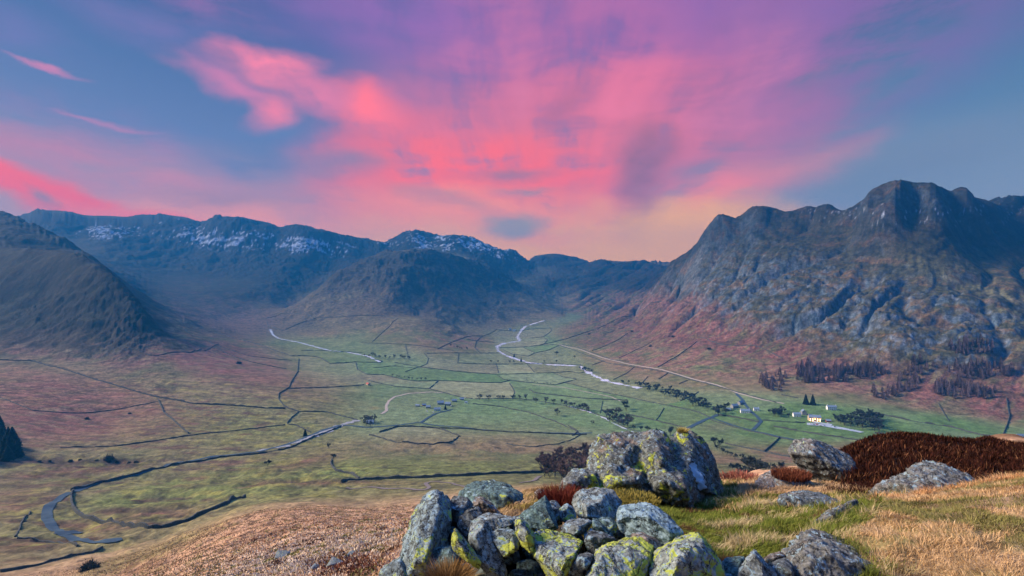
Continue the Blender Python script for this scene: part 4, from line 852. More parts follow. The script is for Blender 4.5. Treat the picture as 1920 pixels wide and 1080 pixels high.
house(1507,777,10,8,6,75,'tall slate gabled rear wing behind the glowing inn', 'outbuilding', 'building', nw=2, floors=2)
house(1553,791,8,5,2.6,-14,'low red roofed bar annex right of the glowing inn', 'shed', 'shed', wmat=M_red, nw=2, chim=0)
house(1559,768,17,7,5.6,-8,'white two storey guest house alone above the inn', wmat=M_white, nw=5, floors=2, chim=2)
house(820,770,13,6,4,8,'pale blue white farmhouse at the front of the hamlet', wmat=M_white, nw=4, chim=1)
for px, py, l_, w_, h_, yw, lb, mt in [(803,765,9,6,3.2,0,'grey shed just left of the white hamlet farmhouse',M_stone),(795,761,8,5,2.6,15,'small pinkish shed in the left half of the hamlet',M_red),(783,762,8,5,2.6,-10,'leftmost shed of the hamlet',M_stone),
      (826,758,14,9,4,12,'big blue grey barn behind the white hamlet farmhouse',M_stone),(840,760,12,8,4,-6,'dark barn in the middle of the hamlet',M_stone),(852,753,11,6,3,8,'long low shed at the back of the hamlet',M_stone),(866,750,9,6,3,4,'small grey shed at the right end of the hamlet',M_stone),(874,756,6,4,2.4,-8,'tiny white walled shed at the right tip of the hamlet',M_white)]:
    house(px, py, l_, w_, h_, yw, lb, 'shed' if 'shed' in lb else 'barn', 'shed' if 'shed' in lb else 'barn', wmat=mt, nw=2, chim=0, group='farm buildings of the hamlet')
house(694,795,12,7,4,5,'grey slate house by the road among bare trees', nw=3)
house(690,722,12,6,3.4,-50,'ruined barn with rusty roof at the corner of the big pasture', 'barn', 'barn', wmat=M_warm, rmat=M_red, nw=2, chim=0)
house(964,621,16,8,5,0,'far white farmhouse at the valley head', wmat=M_white, nw=3)
house(956,619,14,9,5,20,'far dark barn beside the white farmhouse at the valley head', 'barn', 'barn', nw=2, chim=0)
house(1912,820,12,6,3,5,'pale roofed barn cut by the right edge', 'barn', 'barn', wmat=M_white, nw=2, chim=0)
# floodlight on the inn front
pl_ = bpy.data.lights.new('lamp', 'POINT'); pl_.energy = 700; pl_.color = (1, .55, .22); pl_.shadow_soft_size = .6
lo = bpy.data.objects.new('lamp', pl_); COL.objects.link(lo); iv = inn.matrix_basis @ Vector((0, -9, 5.5)); lo.location = iv
# cars
CARC = [(.5,.52,.55),(.04,.05,.06),(.45,.03,.03),(.06,.12,.3),(.7,.7,.72),(.2,.22,.24)]
def car_meshes(c, i):
    m = simple('car_paint', c, rough=.3, spec=.6, var=0, bd=0); prof = [(-2.1,.35),(-2.15,.8),(-1.5,.95),(-.9,1.42),(.6,1.45),(1.25,1.0),(2.05,.85),(2.15,.4)]
    v = [(x, s*.82*(1 if z < 1.2 else .8), z) for s in (-1, 1) for x, z in prof]; n = len(prof)
    f = [tuple(range(n)), tuple(range(2*n-1, n-1, -1))]+[(k, k+n, (k+1) % n+n, (k+1) % n) for k in range(n)]
    b_ = bpy.data.meshes.new('body'); b_.from_pydata(v, [], f); b_.materials.append(m)
    g_ = bpy.data.meshes.new('glasshouse'); g_.from_pydata([(-1.3,-.84,1.0),(1.05,-.84,1.0),(.55,-.70,1.38),(-.85,-.70,1.38),(-1.3,.84,1.0),(1.05,.84,1.0),(.55,.70,1.38),(-.85,.70,1.38)], [], [(0,1,2,3),(7,6,5,4)]); g_.materials.append(M_glass)
    return b_, g_
wv = [(.33*math.cos(a_*math.pi/6), s, .33+.33*math.sin(a_*math.pi/6)) for s in (-.1, .1) for a_ in range(12)]
wme = bpy.data.meshes.new('wheel'); wme.from_pydata(wv, [], [tuple(range(12)), tuple(range(23, 11, -1))]+[(k, k+12, (k+1) % 12+12, (k+1) % 12) for k in range(12)]); wme.materials.append(M_door)
CM = [car_meshes(c, i) for i, c in enumerate(CARC)]
CARS = [(1520,796,4,'silver car nearest the left end of the inn car park'),(1526,797,1,'black car second from the left in the inn car park'),(1532,797,2,'red car parked in the middle of the cluster before the inn'),(1538,799,0,'grey car right of the red one before the inn'),(1546,799,3,'blue car at the right of the parked cluster before the inn'),
        (1565,801,1,'lone dark car far along the gravel car park'),(1553,795,4,'white car in the upper yard beside the inn'),(800,772,4,'white car on the hamlet track below the pink shed'),(812,774,4,'pale car right in front of the hamlet farmhouse'),(846,762,0,'silver car among the hamlet barns'),(872,747,4,'white car at the upper right of the hamlet'),(863,747,0,'grey car at the back wall of the hamlet')]
for px, py, ci, lb in CARS:
    x, y = hit(px, py, 500); e = bpy.data.objects.new('parked_car', None); COL.objects.link(e); e.location = (x, y, float(zat(x, y)[0])+.62); e.rotation_euler = (0, 0, R(random.choice((70, -20, 60))))
    for nm, me in (('body', CM[ci][0]), ('glasshouse', CM[ci][1])):
        o = bpy.data.objects.new(nm, me); COL.objects.link(o); o.parent = e
    for wx_ in (-1.35, 1.35):
        for wy_ in (-.78, .78):
            o = bpy.data.objects.new('wheel', wme); COL.objects.link(o); o.parent = e; o.location = (wx_, wy_, 0)
    tag(e, lb, 'car', 'cars parked at the farms and the inn')
# ------------------------------------------------------------------ lichened rocks on the hilltop
def rock_mat(name, base, yel, blue, ysc=15., dark=.35, sc=1., warm=(.30,.17,.10), wk=.0):
    m, t, b = new_mat(name); tc_ = nd(t, 'ShaderNodeTexCoord'); ob = tc_.outputs['Object']
    nA = noise_node(t, ob, 5*sc, 6, .7); nB = noise_node(t, ob, 26*sc, 6, .75, .4); nC = noise_node(t, ob, 90*sc, 4, .7)
    vo = nd(t, 'ShaderNodeTexVoronoi', feature='DISTANCE_TO_EDGE'); vo.inputs['Scale'].default_value = 7*sc
    wv_ = nd(t, 'ShaderNodeVectorMath', operation='ADD'); t.links.new(ob, wv_.inputs[0]); sc_ = nd(t, 'ShaderNodeVectorMath', operation='SCALE'); t.links.new(nA.outputs['Color'], sc_.inputs[0]); sc_.inputs['Scale'].default_value = .25/sc
    t.links.new(sc_.outputs[0], wv_.inputs[1]); t.links.new(wv_.outputs[0], vo.inputs['Vector'])
    c = mixc(t, maprange(t, nA.outputs[0], .35, .65), tuple(q*.62 for q in base), tuple(min(q*1.35, .6) for q in base))
    c = mixc(t, maprange(t, nB.outputs[0], .42, .68), c, tuple(min(q*2.5, .58) for q in base))
    c = mixc(t, maprange(t, nB.outputs[0], .47, .33), c, tuple(q*dark*.4 for q in base))
    nW = noise_node(t, ob, 3.1*sc, 4, .6); 
    if wk: c = mixc(t, math_(t, 'MULTIPLY', maprange(t, nW.outputs[0], .52, .66), wk), c, warm)
    # pale blue grey crust, then yellow green map lichen
    nD = noise_node(t, ob, 15*sc, 6, .72, .6); lo_ = .60-.13*blue
    c = mixc(t, math_(t, 'MULTIPLY', maprange(t, nD.outputs[0], lo_, lo_+.035), .85), c, (.30, .44, .50))
    nE = noise_node(t, ob, ysc*sc, 7, .74, .8); nF = noise_node(t, ob, 2.2*sc, 2, .5); g_ = nd(t, 'ShaderNodeNewGeometry')
    yv = math_(t, 'ADD', math_(t, 'MULTIPLY', nE.outputs[0], .75), math_(t, 'MULTIPLY', nF.outputs[0], .45)); lo_ = .745-.176*yel
    c = mixc(t, math_(t, 'MULTIPLY', maprange(t, yv, lo_, lo_+.03), .9), c, mixc(t, nB.outputs[0], (.30, .38, .03), (.60, .66, .06)))
    cr = maprange(t, vo.outputs[0], 0, .035)
    c = mixc(t, cr, (.012, .012, .012), c) if sc <= 1.01 else c
    t.links.new(c, b.inputs['Base Color']); b.inputs['Roughness'].default_value = .85
    n1_ = bump(t, None, nB.outputs[0], .035/sc, .9); n2_ = bump(t, None, nC.outputs[0], .010/sc, .8, n1_)
    n3__ = bump(t, b, cr, .01/sc, .5, n2_) if sc <= 1.01 else t.links.new(n2_, b.inputs['Normal'])
    return m
RM = {'y': rock_mat('rock_yellow_lichen', (.17, .20, .19), 1.0, .8), 'm': rock_mat('rock_mixed_lichen', (.13, .165, .165), .62, .7), 'g': rock_mat('rock_grey', (.145, .17, .165), .35, .45),
      't': rock_mat('rock_teal', (.075, .125, .12), .35, .25), 'b': rock_mat('rock_blue_crust', (.11, .17, .19), .1, 1.15), 'd': rock_mat('rock_dark', (.085, .10, .10), .3, .4, wk=.3),
      'o': rock_mat('rock_brown_stained', (.15, .13, .11), .1, .3, wk=.7), 'B': rock_mat('boulder_rock', (.095, .108, .100), .42, .28, ysc=9, sc=.9, wk=.4), 'G': rock_mat('outcrop_rock', (.115, .12, .112), .12, .35, sc=.8, wk=.2)}
_tmp = bpy.data.objects.new('tmp', bpy.data.meshes.new('tmp'))
def hull(pts, cuts=0):
    bm = bmesh.new(); [bm.verts.new(p) for p in pts]; bmesh.ops.convex_hull(bm, input=bm.verts, use_existing_faces=False)
    loose = [v for v in bm.verts if not v.link_faces]; bmesh.ops.delete(bm, geom=loose, context='VERTS')
    if cuts:                                           # break flat faces off it
        rd = random.Random(cuts)
        for _ in range(5):
            nr_ = Vector((rd.uniform(-1, 1), rd.uniform(-1.6, .1), rd.uniform(-.5, 1.1))).normalized(); ds = [v.co.dot(nr_) for v in bm.verts]; hi_, lo_2 = max(ds), min(ds)
            pl_co = nr_*(hi_-(hi_-lo_2)*rd.uniform(.06, .17)); bmesh.ops.bisect_plane(bm, geom=bm.verts[:]+bm.edges[:]+bm.faces[:], plane_co=pl_co, plane_no=nr_, clear_outer=True)
            vs = [v.co.copy() for v in bm.verts]; bm.free(); bm = bmesh.new(); [bm.verts.new(p) for p in vs]; bmesh.ops.convex_hull(bm, input=bm.verts)
            loose = [v for v in bm.verts if not v.link_faces]; bmesh.ops.delete(bm, geom=loose, context='VERTS')
    bmesh.ops.recalc_face_normals(bm, faces=bm.faces); return bm
def rock_hull_pts(outl, D, thick, ridge, seed, lean=.35):
    """outline stands at distance D (metres); a front and a back face give the body its thickness; lean tips the top away"""
    rd = random.Random(seed); cx_ = sum(p[0] for p in outl)/len(outl); cy_ = sum(p[1] for p in outl)/len(outl); ymin = min(p[1] for p in outl); ymax = max(p[1] for p in outl)
    pts = []
    def dep(py): return D+thick*lean*(.5-(py-ymin)/(ymax-ymin+1e-6))*2
    for x_, y_ in outl: pts.append(P(x_, y_, dep(y_)+rd.uniform(-.08, .08)*thick))
    for x_, y_ in outl:                                   # back, kept inside the outline as seen
        k = rd.uniform(.55, .8); d = dep(y_)+thick*rd.uniform(.45, .8); pts.append(P(cx_+(x_-cx_)*k, cy_+(y_-cy_)*k+2, d))
    if ridge:
        for x_, y_, f_ in ridge: pts.append(P(x_, y_, dep(y_)-thick*f_))
    else:
        for k_ in range(5):
            x_, y_ = rd.choice(outl); k = rd.uniform(.25, .6); xx, yy = cx_+(x_-cx_)*k, cy_+(y_-cy_)*k; pts.append(P(xx, yy, dep(yy)-thick*rd.uniform(.3, .5)))
    return pts
def make_rock(parts, label, mat, vox, seed, amp=1., name='rock', cat='rock', group=None, smooth_=2, freq=1., cracks=0, cuts=0):
    bm = bmesh.new()
    for pts in parts:
        h_ = hull(pts, cuts); me0 = bpy.data.meshes.new('t'); h_.to_mesh(me0); h_.free(); bm.from_mesh(me0); bpy.data.meshes.remove(me0)
    me = bpy.data.meshes.new(name); bm.to_mesh(me); bm.free(); o = bpy.data.objects.new(name, me); COL.objects.link(o)
    md = o.modifiers.new('r', 'REMESH'); md.mode = 'VOXEL'; md.voxel_size = vox; md.use_smooth_shade = True
    if smooth_: s_m = o.modifiers.new('s', 'SMOOTH'); s_m.factor = .6; s_m.iterations = smooth_
    dg = bpy.context.evaluated_depsgraph_get(); ev = o.evaluated_get(dg); m2 = bpy.data.meshes.new_from_object(ev); o.modifiers.clear(); o.data = m2; bpy.data.meshes.remove(me); m2.name = name
    n = len(m2.vertices); v = np.empty(n*3, np.float32); m2.vertices.foreach_get('co', v); v = v.reshape(-1, 3); nn = np.empty(n*3, np.float32); m2.vertices.foreach_get('normal', nn); nn = nn.reshape(-1, 3)
    size = float(np.ptp(v, axis=0).max()); q = v+seed*3.7
    big = n3(q, 2.2/size*freq, seed); md_ = n3(q, 7/size*freq, seed+1); rg_ = 1-2*np.abs(n3(q, 6/size*freq, seed+2)); fn = n3(q, 20/size*freq, seed+3); ff = n3(q, 55/size*freq, seed+4)
    d = size*amp*(.020*big+.012*md_+.014*(rg_-.3)+.012*fn+.008*ff)
    if cracks:
        ck = np.abs(n3(q*np.array([1, 1, .45]), 2.6/size*freq, seed+8)); d -= size*.05*cracks*(1-ss(0, .06, ck))
    v = v+nn*d[:, None].astype(np.float32); m2.vertices.foreach_set('co', v.ravel()); m2.polygons.foreach_set('use_smooth', np.ones(len(m2.polygons), bool)); m2.update()
    # put the origin at the base of the stone
    c = Vector((float(v[:, 0].mean()), float(v[:, 1].mean()), float(v[:, 2].min()))); m2.transform(Matrix.Translation(-c)); o.location = c
    m2.materials.clear(); m2.materials.append(RM[mat]); tag(o, label, cat, group); return o
GR = 'lichened rocks of the collapsed cairn'
ROCKS = [  # outline, D, thickness, ridge points, material, label
 ([(794,936),(811,923),(833,922),(848,930),(850,945),(842,969),(836,991),(824,1017),(818,1047),(824,1100),(745,1100),(748,1047),(756,1020),(763,998),(769,973),(780,952)],3.75,.55,[(800,970,.5),(815,950,.4),(790,1030,.6),(780,1090,.6),(830,940,.2)],'m','tall rounded lichen spotted rock forming the left end of the pile'),
 ([(839,942),(852,931),(867,930),(878,936),(886,946),(878,958),(868,975),(862,1000),(850,1012),(836,1000),(833,973)],4.0,.4,None,'d','dark rounded rock leaning on the right of the tall left rock'),
 ([(708,1078),(720,1063),(737,1052),(753,1044),(765,1058),(768,1100),(700,1100)],3.5,.35,None,'m','low rock cut by the bottom edge at the far left of the pile'),
 ([(812,1036),(826,1023),(846,1022),(857,1034),(863,1052),(862,1110),(800,1110),(805,1056)],3.42,.35,None,'t','dark teal rock with yellow spots at the bottom left beside the grass tuft'),
 ([(853,990),(863,999),(878,1017),(895,1042),(909,1066),(905,1072),(886,1060),(866,1046),(854,1036),(845,1021),(847,1005)],3.25,.16,[(860,1010,.5),(880,1040,.5),(855,1000,.3),(897,1062,.4)],'y','thin slab almost covered in yellow lichen leaning left'),
 ([(882,970),(896,967),(914,979),(922,993),(925,1012),(934,1032),(944,1050),(952,1068),(948,1100),(920,1100),(899,1060),(884,1033),(878,1012),(880,990)],3.35,.30,[(890,985,.5),(905,1020,.55),(920,1055,.5),(935,1080,.5)],'g','long grey slab tilted beside the yellow slab'),
 ([(893,969),(915,962),(941,966),(967,972),(960,984),(946,990),(925,995),(912,983)],3.62,.38,[(925,985,.4),(945,978,.3)],'g','flat pale slab lying on top of the tilted grey slab'),
 ([(862,968),(878,954),(896,951),(905,962),(893,972),(886,990),(882,1004),(874,1008),(863,995),(856,984)],3.75,.3,None,'d','dark rough rock wedged behind the tilted grey slab'),
 ([(887,942),(892,932),(900,931),(910,938),(922,947),(932,958),(944,968),(915,970),(893,962),(884,952)],4.25,.4,None,'o','small brownish pointed rock on the dry grass behind the pile'),
 ([(921,997),(933,992),(950,998),(964,994),(969,1006),(975,1017),(972,1030),(958,1040),(946,1047),(939,1037),(928,1021),(919,1008)],3.3,.26,[(940,1005,.4),(955,1015,.5),(945,1035,.3)],'m','square rock with pale green top between the two big slabs'),
 ([(966,974),(983,958),(1002,944),(1022,928),(1031,941),(1040,962),(1048,990),(1030,996),(1000,990),(975,988)],3.6,.36,[(1016,950,.25),(1000,975,.5),(1028,980,.45),(1022,935,.1)],'t','dark teal pointed rock with sharp sunlit edge'),
 ([(1030,937),(1042,938),(1052,950),(1055,985),(1046,990),(1037,962)],3.85,.25,None,'d','narrow dark rock tucked right behind the teal pointed rock'),
 ([(966,975),(974,968),(992,984),(1003,1000),(1001,1030),(993,1040),(978,1024),(966,1002)],3.22,.24,[(980,985,.4),(988,1010,.5)],'y','steep yellow lichened block left of the biggest yellow slab'),
 ([(995,1000),(1012,989),(1045,993),(1068,1001),(1090,1015),(1102,1038),(1080,1050),(1064,1062),(1058,1110),(1030,1105),(1010,1065),(994,1035)],3.15,.42,[(1008,1012,.35),(1030,1040,.55),(1070,1040,.45),(1045,1075,.5),(1018,1050,.5)],'y','biggest yellow lichened slab in the middle of the pile'),
 ([(1048,992),(1070,974),(1104,972),(1111,977),(1107,990),(1096,1002),(1074,1004),(1061,1000)],3.5,.32,[(1062,990,.5),(1085,996,.5),(1100,984,.4)],'g','flat grey slab with dark underside left of centre'),
 ([(1049,953),(1063,944),(1074,952),(1083,970),(1076,982),(1060,980),(1051,974)],3.72,.25,None,'m','little cream lichened rock under the large top rock'),
 ([(1065,944),(1074,930),(1089,920),(1111,916),(1135,916),(1150,920),(1160,930),(1168,940),(1168,954),(1158,966),(1150,980),(1112,976),(1083,974)],3.95,.5,[(1075,950,.2),(1110,962,.55),(1148,934,.35),(1130,925,.1),(1095,935,.2)],'g','large pale rock crowning the pile with black shaded right face'),
 ([(1157,975),(1162,952),(1181,950),(1200,950),(1217,946),(1231,954),(1247,965),(1260,980),(1271,990),(1278,1000),(1267,1012),(1243,1026),(1220,1012),(1180,1008),(1158,1010)],3.55,.55,[(1195,965,.3),(1215,975,.45),(1185,995,.45),(1240,1000,.4)],'b','broad boulder crusted with bright blue lichen on the right of the pile'),
 ([(1096,1000),(1109,991),(1128,996),(1152,1008),(1158,1019),(1132,1026),(1113,1038),(1101,1034),(1095,1014)],3.35,.26,None,'d','brown edged dark rock in the hollow of the pile'),
 ([(1110,970),(1119,971),(1132,986),(1154,1006),(1150,1014),(1130,1008),(1112,994)],3.45,.2,[(1125,992,.5)],'t','slim pale teal wedge standing in the hollow of the pile'),
 ([(1120,974),(1131,968),(1146,971),(1158,980),(1158,1000),(1144,1004),(1128,990)],3.65,.25,None,'t','shaded green rock under the black face of the large pale rock'),
 ([(1183,1000),(1204,998),(1230,1010),(1244,1024),(1226,1034),(1205,1024),(1183,1014)],3.32,.25,None,'o','rust stained rock below the blue lichened boulder'),
 ([(1117,1030),(1135,1021),(1159,1018),(1185,1008),(1202,1008),(1226,1024),(1227,1036),(1214,1050),(1216,1110),(1090,1110),(1104,1065),(1112,1040)],3.05,.45,[(1130,1045,.4),(1170,1042,.45),(1205,1042,.4),(1140,1090,.55),(1190,1090,.55)],'y','flat topped pale block with yellow front face at the bottom centre'),
 ([(1074,1054),(1081,1041),(1102,1035),(1114,1039),(1112,1053),(1097,1068),(1080,1073),(1073,1064)],3.0,.2,None,'d','small oval dark stone with blue spots in front of the centre'),
 ([(1210,1040),(1237,1026),(1275,1011),(1294,996),(1312,996),(1326,1009),(1330,1024),(1342,1042),(1356,1062),(1364,1110),(1212,1110)],2.98,.55,[(1240,1045,.35),(1285,1040,.45),(1300,1015,.15),(1320,1060,.5),(1250,1085,.55)],'y','sharp ridged front boulder streaked white and yellow right of centre'),
 ([(1348,1056),(1369,1042),(1396,1043),(1392,1060),(1388,1110),(1356,1110)],3.05,.25,None,'t','dark green stone between the ridged boulder and the pointed stone'),
 ([(1384,1070),(1399,1046),(1414,1030),(1424,1035),(1434,1054),(1455,1076),(1462,1110),(1380,1110)],2.9,.28,[(1416,1045,.3),(1425,1075,.55),(1400,1080,.4)],'g','upright pointed stone with pale pink left face at the bottom'),
 ([(1431,1047),(1444,1039),(1462,1034),(1476,1040),(1472,1052),(1449,1063),(1434,1058)],3.25,.2,None,'o','small pitted brown stone behind the pointed stone'),
 ([(1442,1062),(1455,1050),(1472,1046),(1489,1056),(1495,1069),(1492,1110),(1448,1110)],3.0,.25,None,'d','dark knobbly stone right of the pointed stone'),
]
for i, (ol, D, th_, rg, mk, lb) in enumerate(ROCKS):
    s_ = max(max(p[0] for p in ol)-min(p[0] for p in ol), max(p[1] for p in ol)-min(p[1] for p in ol))/F*D
    make_rock([rock_hull_pts(ol, D, th_, rg, i)], lb, mk, max(.005, s_/90), i+1, amp=.9, group=GR, smooth_=0, cuts=i+11, cracks=.22)
# rubble wedged under and between them
fr = random.Random(5); RUB = []
for k in range(36):
    px, py = (fr.uniform(800, 1330), fr.uniform(1000, 1090)) if k < 24 else (fr.uniform(845, 1080), fr.uniform(985, 1020)); D = 3.15+(1090-py)*.006+fr.uniform(.15, .4); s_ = fr.uniform(22, 40)
    ol = [(px+s_*math.cos(a_)*fr.uniform(.7, 1.1), py+s_*.7*math.sin(a_)*fr.uniform(.7, 1.1)) for a_ in np.linspace(0, 6.28, 9)[:-1]]
    make_rock([rock_hull_pts(ol, D, .22, None, 200+k)], 'dark rubble stone wedged deep between the larger cairn rocks', fr.choice('dtm'), .012, 50+k, amp=1., group='rubble between the cairn rocks', smooth_=0, cuts=400+k)
# standing outcrops and boulders
def outl_rock(ol, D, th_, rg, mk, lb, vox, seed, **kw): return make_rock([rock_hull_pts(o_, d_2, t_2, r_2, seed+j) for j, (o_, d_2, t_2, r_2) in enumerate(ol)] if isinstance(ol[0][0], list) else [rock_hull_pts(ol, D, th_, rg, seed)], lb, mk, vox, seed, **kw)
big = [([(1106,880),(1112,832),(1126,816),(1180,812),(1240,814),(1300,830),(1335,880),(1345,930),(1200,935),(1110,925)],7.75,1.15,[(1160,850,.3),(1230,860,.3),(1290,890,.4)]),
       ([(1100,890),(1104,859),(1111,829),(1120,816),(1145,811),(1186,811),(1222,812),(1230,850),(1226,900),(1160,925),(1110,915)],7.7,1.1,[(1135,850,.3),(1180,840,.3),(1150,890,.5)]),
       ([(1196,815),(1227,806),(1242,811),(1254,823),(1262,845),(1268,880),(1255,915),(1200,915),(1190,860)],7.6,1.0,[(1215,850,.35),(1240,870,.5)]),
       ([(1046,911),(1055,896),(1074,879),(1100,878),(1130,882),(1140,925),(1077,928),(1050,920)],7.3,.9,None),
       ([(1120,885),(1152,873),(1209,876),(1216,905),(1212,940),(1150,940),(1118,925)],7.2,.8,[(1160,900,.5),(1195,900,.5)]),
       ([(1214,890),(1227,873),(1255,866),(1284,885),(1304,905),(1312,935),(1300,960),(1250,950),(1216,930)],7.1,.8,[(1240,900,.5),(1275,915,.5)]),
       ([(1262,835),(1268,812),(1273,803),(1284,806),(1302,815),(1321,822),(1329,836),(1336,860),(1347,885),(1356,915),(1364,950),(1330,975),(1290,960),(1262,890)],7.9,1.0,[(1300,850,.3),(1320,900,.5),(1300,930,.55),(1280,880,.3)])]
bo = make_rock([rock_hull_pts(*b_, seed=300+i, lean=.25) for i, b_ in enumerate(big)], 'huge weathered boulder with split crest standing behind the rock pile', 'B', .022, 61, amp=.55, name='boulder', cat='boulder', freq=2.2, smooth_=2, cracks=.3)
t_b = RM['B'].node_tree; bsdf_b = t_b.nodes['Principled BSDF']; prev_ = bsdf_b.inputs['Base Color'].links[0].from_socket
pc_ = [Vector(P(px_, py_, 7.3))-bo.location for px_, py_ in ((1309, 887), (1314, 899), (1319, 911))]; tb_ = nd(t_b, 'ShaderNodeTexCoord'); nb_ = noise_node(t_b, tb_.outputs['Object'], 14, 4)
for q_ in pc_:                                          # one pale crust of lichen on the shaded side
    dv = nd(t_b, 'ShaderNodeVectorMath', operation='DISTANCE'); dv.inputs[1].default_value = (q_.x, q_.y, q_.z); fl2 = nd(t_b, 'ShaderNodeVectorMath', operation='MULTIPLY'); fl2.inputs[1].default_value = (1, 1, 1); t_b.links.new(tb_.outputs['Object'], fl2.inputs[0]); sub_ = nd(t_b, 'ShaderNodeVectorMath', operation='SUBTRACT'); t_b.links.new(fl2.outputs[0], sub_.inputs[0]); sub_.inputs[1].default_value = (q_.x, q_.y, q_.z); sc2 = nd(t_b, 'ShaderNodeVectorMath', operation='MULTIPLY'); t_b.links.new(sub_.outputs[0], sc2.inputs[0]); sc2.inputs[1].default_value = (1, .12, 1); ln2 = nd(t_b, 'ShaderNodeVectorMath', operation='LENGTH'); t_b.links.new(sc2.outputs[0], ln2.inputs[0])
    f_ = maprange(t_b, math_(t_b, 'ADD', ln2.outputs[1], math_(t_b, 'MULTIPLY', nb_.outputs[0], .10)), .135, .12); prev_ = mixc(t_b, f_, prev_, (.42, .56, .66))
t_b.links.new(prev_, bsdf_b.inputs['Base Color'])
def one(ol, D, th_, rg, mk, lb, vox, seed, cat='boulder', **kw): return make_rock([rock_hull_pts(ol, D, th_, rg, seed)], lb, mk, vox, seed, name=cat, cat=cat, **{**dict(cuts=seed), **kw})
one([(1475,842),(1487,824),(1513,820),(1540,827),(1565,842),(1590,853),(1604,870),(1602,900),(1585,925),(1520,925),(1500,897),(1484,863)],8.9,.8,[(1500,850,.3),(1540,880,.4),(1575,890,.3)],'G','grey standing boulder with narrow base in front of the green fields',.02,71,freq=1.6)
one([(1412,905),(1427,890),(1447,881),(1475,881),(1505,890),(1530,912),(1525,930),(1420,925)],8.4,.8,None,'o','low brown rock lying left of the grey standing boulder',.02,72,freq=1.5)
one([(1456,938),(1467,925),(1497,920),(1533,926),(1567,936),(1587,950),(1584,968),(1550,985),(1500,975),(1465,955)],6.1,.8,[(1490,945,.4),(1540,955,.4)],'d','smooth dark slab half sunk in the moss below the standing boulder',.016,73,freq=1.3)
one([(1606,942),(1627,923),(1673,909),(1692,889),(1713,873),(1743,866),(1772,872),(1802,889),(1842,910),(1850,950),(1740,965),(1650,965)],6.6,1.0,[(1700,905,.3),(1750,900,.35),(1650,940,.4),(1790,925,.4)],'G','domed grey boulder rising out of the golden grass on the right',.018,74,freq=1.8,cracks=.2)
one([(1522,985),(1544,963),(1578,946),(1607,935),(1626,940),(1606,975),(1572,1010),(1530,1010)],4.4,.6,[(1560,970,.3),(1590,955,.3)],'G','flat ragged ledge of rock running into the golden grass',.012,75,cat='rock',freq=1.5)
one([(1470,1042),(1493,1003),(1520,991),(1549,996),(1575,1012),(1600,1032),(1606,1046),(1645,1058),(1690,1080),(1730,1120),(1480,1120)],3.25,.7,[(1510,1030,.3),(1560,1050,.5),(1540,1090,.6),(1620,1090,.5)],'G','rough grey boulder with few yellow spots at the bottom right',.009,76,freq=1.6)
one([(862,930),(878,908),(896,903),(922,898),(946,902),(962,911),(984,924),(988,950),(940,962),(880,955)],5.6,.7,[(900,925,.3),(950,930,.35)],'t','long humped rock behind the pile half buried in brown grass',.014,77,cat='rock',cuts=0)
one([(1000,925),(1010,916),(1022,919),(1026,930),(1010,934)],6.4,.2,None,'o','small brown stone on the bare grass behind the pile',.008,78,cat='rock')
# far scattered stones on the near slope
for k, (px, py, s_) in enumerate([(530,1043,16),(632,1060,20),(590,1066,10),(660,1040,9)]):
    x, y = hit(px, py, 25, 300); z = float(zat(x, y)[0]); r_ = s_/F*y; rd = random.Random(k+90)
    pts = [(x+rd.uniform(-1, 1)*r_, y+rd.uniform(-1, 1)*r_, z+rd.uniform(-.4, .55)*r_) for _ in range(16)]
    make_rock([pts], ['blue grey rock lying alone on the bleached slope', 'dark rock at the foot of the bleached slope left of the pile', 'small rock on the straw slope left of the largest one', 'small rock above the dark one on the bleached slope'][k], 'd', r_/14, 80+k, name='rock')

# ------------------------------------------------------------------ grass and heather
def vcol_mat(name, var=.3, trans=.0):
    m, t, b = new_mat(name); a = nd(t, 'ShaderNodeVertexColor', layer_name='Col'); t.links.new(a.outputs[0], b.inputs['Base Color']); b.inputs['Specular IOR Level'].default_value = .08
    return m
M_blade = vcol_mat('grass_blades')
def blades(name, x, y, h, w_, lean, cols, label, kind='stuff', curl=.5, cat=None, z=None, par=None):
    n = len(x); z = zat(x, y)-.01 if z is None else z; base = np.stack([x, y, z], 1)
    an = rng.uniform(0, 2*np.pi, n); sd_ = np.stack([np.cos(an), np.sin(an), np.zeros(n)], 1)*(w_*.5)[:, None]
    ld = lean; up_ = np.zeros((n, 3)); up_[:, 2] = 1
    tip1 = base+up_*(h*.55)[:, None]+ld*(h*.35)[:, None]; tip2 = base+up_*(h*(1-.45*curl*np.linalg.norm(ld, axis=1)))[:, None]+ld*(h*.95)[:, None]
    V = np.stack([base-sd_, base+sd_, tip1+sd_*.7, tip1-sd_*.7, tip2], 1).reshape(-1, 3); b_ = (np.arange(n)*5)[:, None]
    q = (b_+np.array([[0, 1, 2, 3]])); tr = b_+np.array([[3, 2, 4]])
    me = bpy.data.meshes.new(name); me.vertices.add(len(V)); me.vertices.foreach_set('co', V.astype(np.float32).ravel())
    fl_ = np.concatenate([np.concatenate([q, tr], 1).ravel()]); me.loops.add(len(fl_)); me.loops.foreach_set('vertex_index', fl_.astype(np.int32))
    me.polygons.add(2*n); st = np.stack([np.arange(n)*7, np.arange(n)*7+4], 1).ravel(); me.polygons.foreach_set('loop_start', st.astype(np.int32))
    a = me.attributes.new('Col', 'FLOAT_COLOR', 'POINT'); c = np.repeat(cols[:, None, :], 5, 1); c = c*np.array([.65, .65, .95, .95, 1.1])[None, :, None]
    c4 = np.ones((n*5, 4), np.float32); c4[:, :3] = np.clip(c.reshape(-1, 3), 0, .9); a.data.foreach_set('color', c4.ravel())
    me.update(calc_edges=True); me.materials.append(M_blade); o = bpy.data.objects.new(name, me); COL.objects.link(o); tag(o, label, cat, kind=kind)
    if par: o.parent = par
    return o
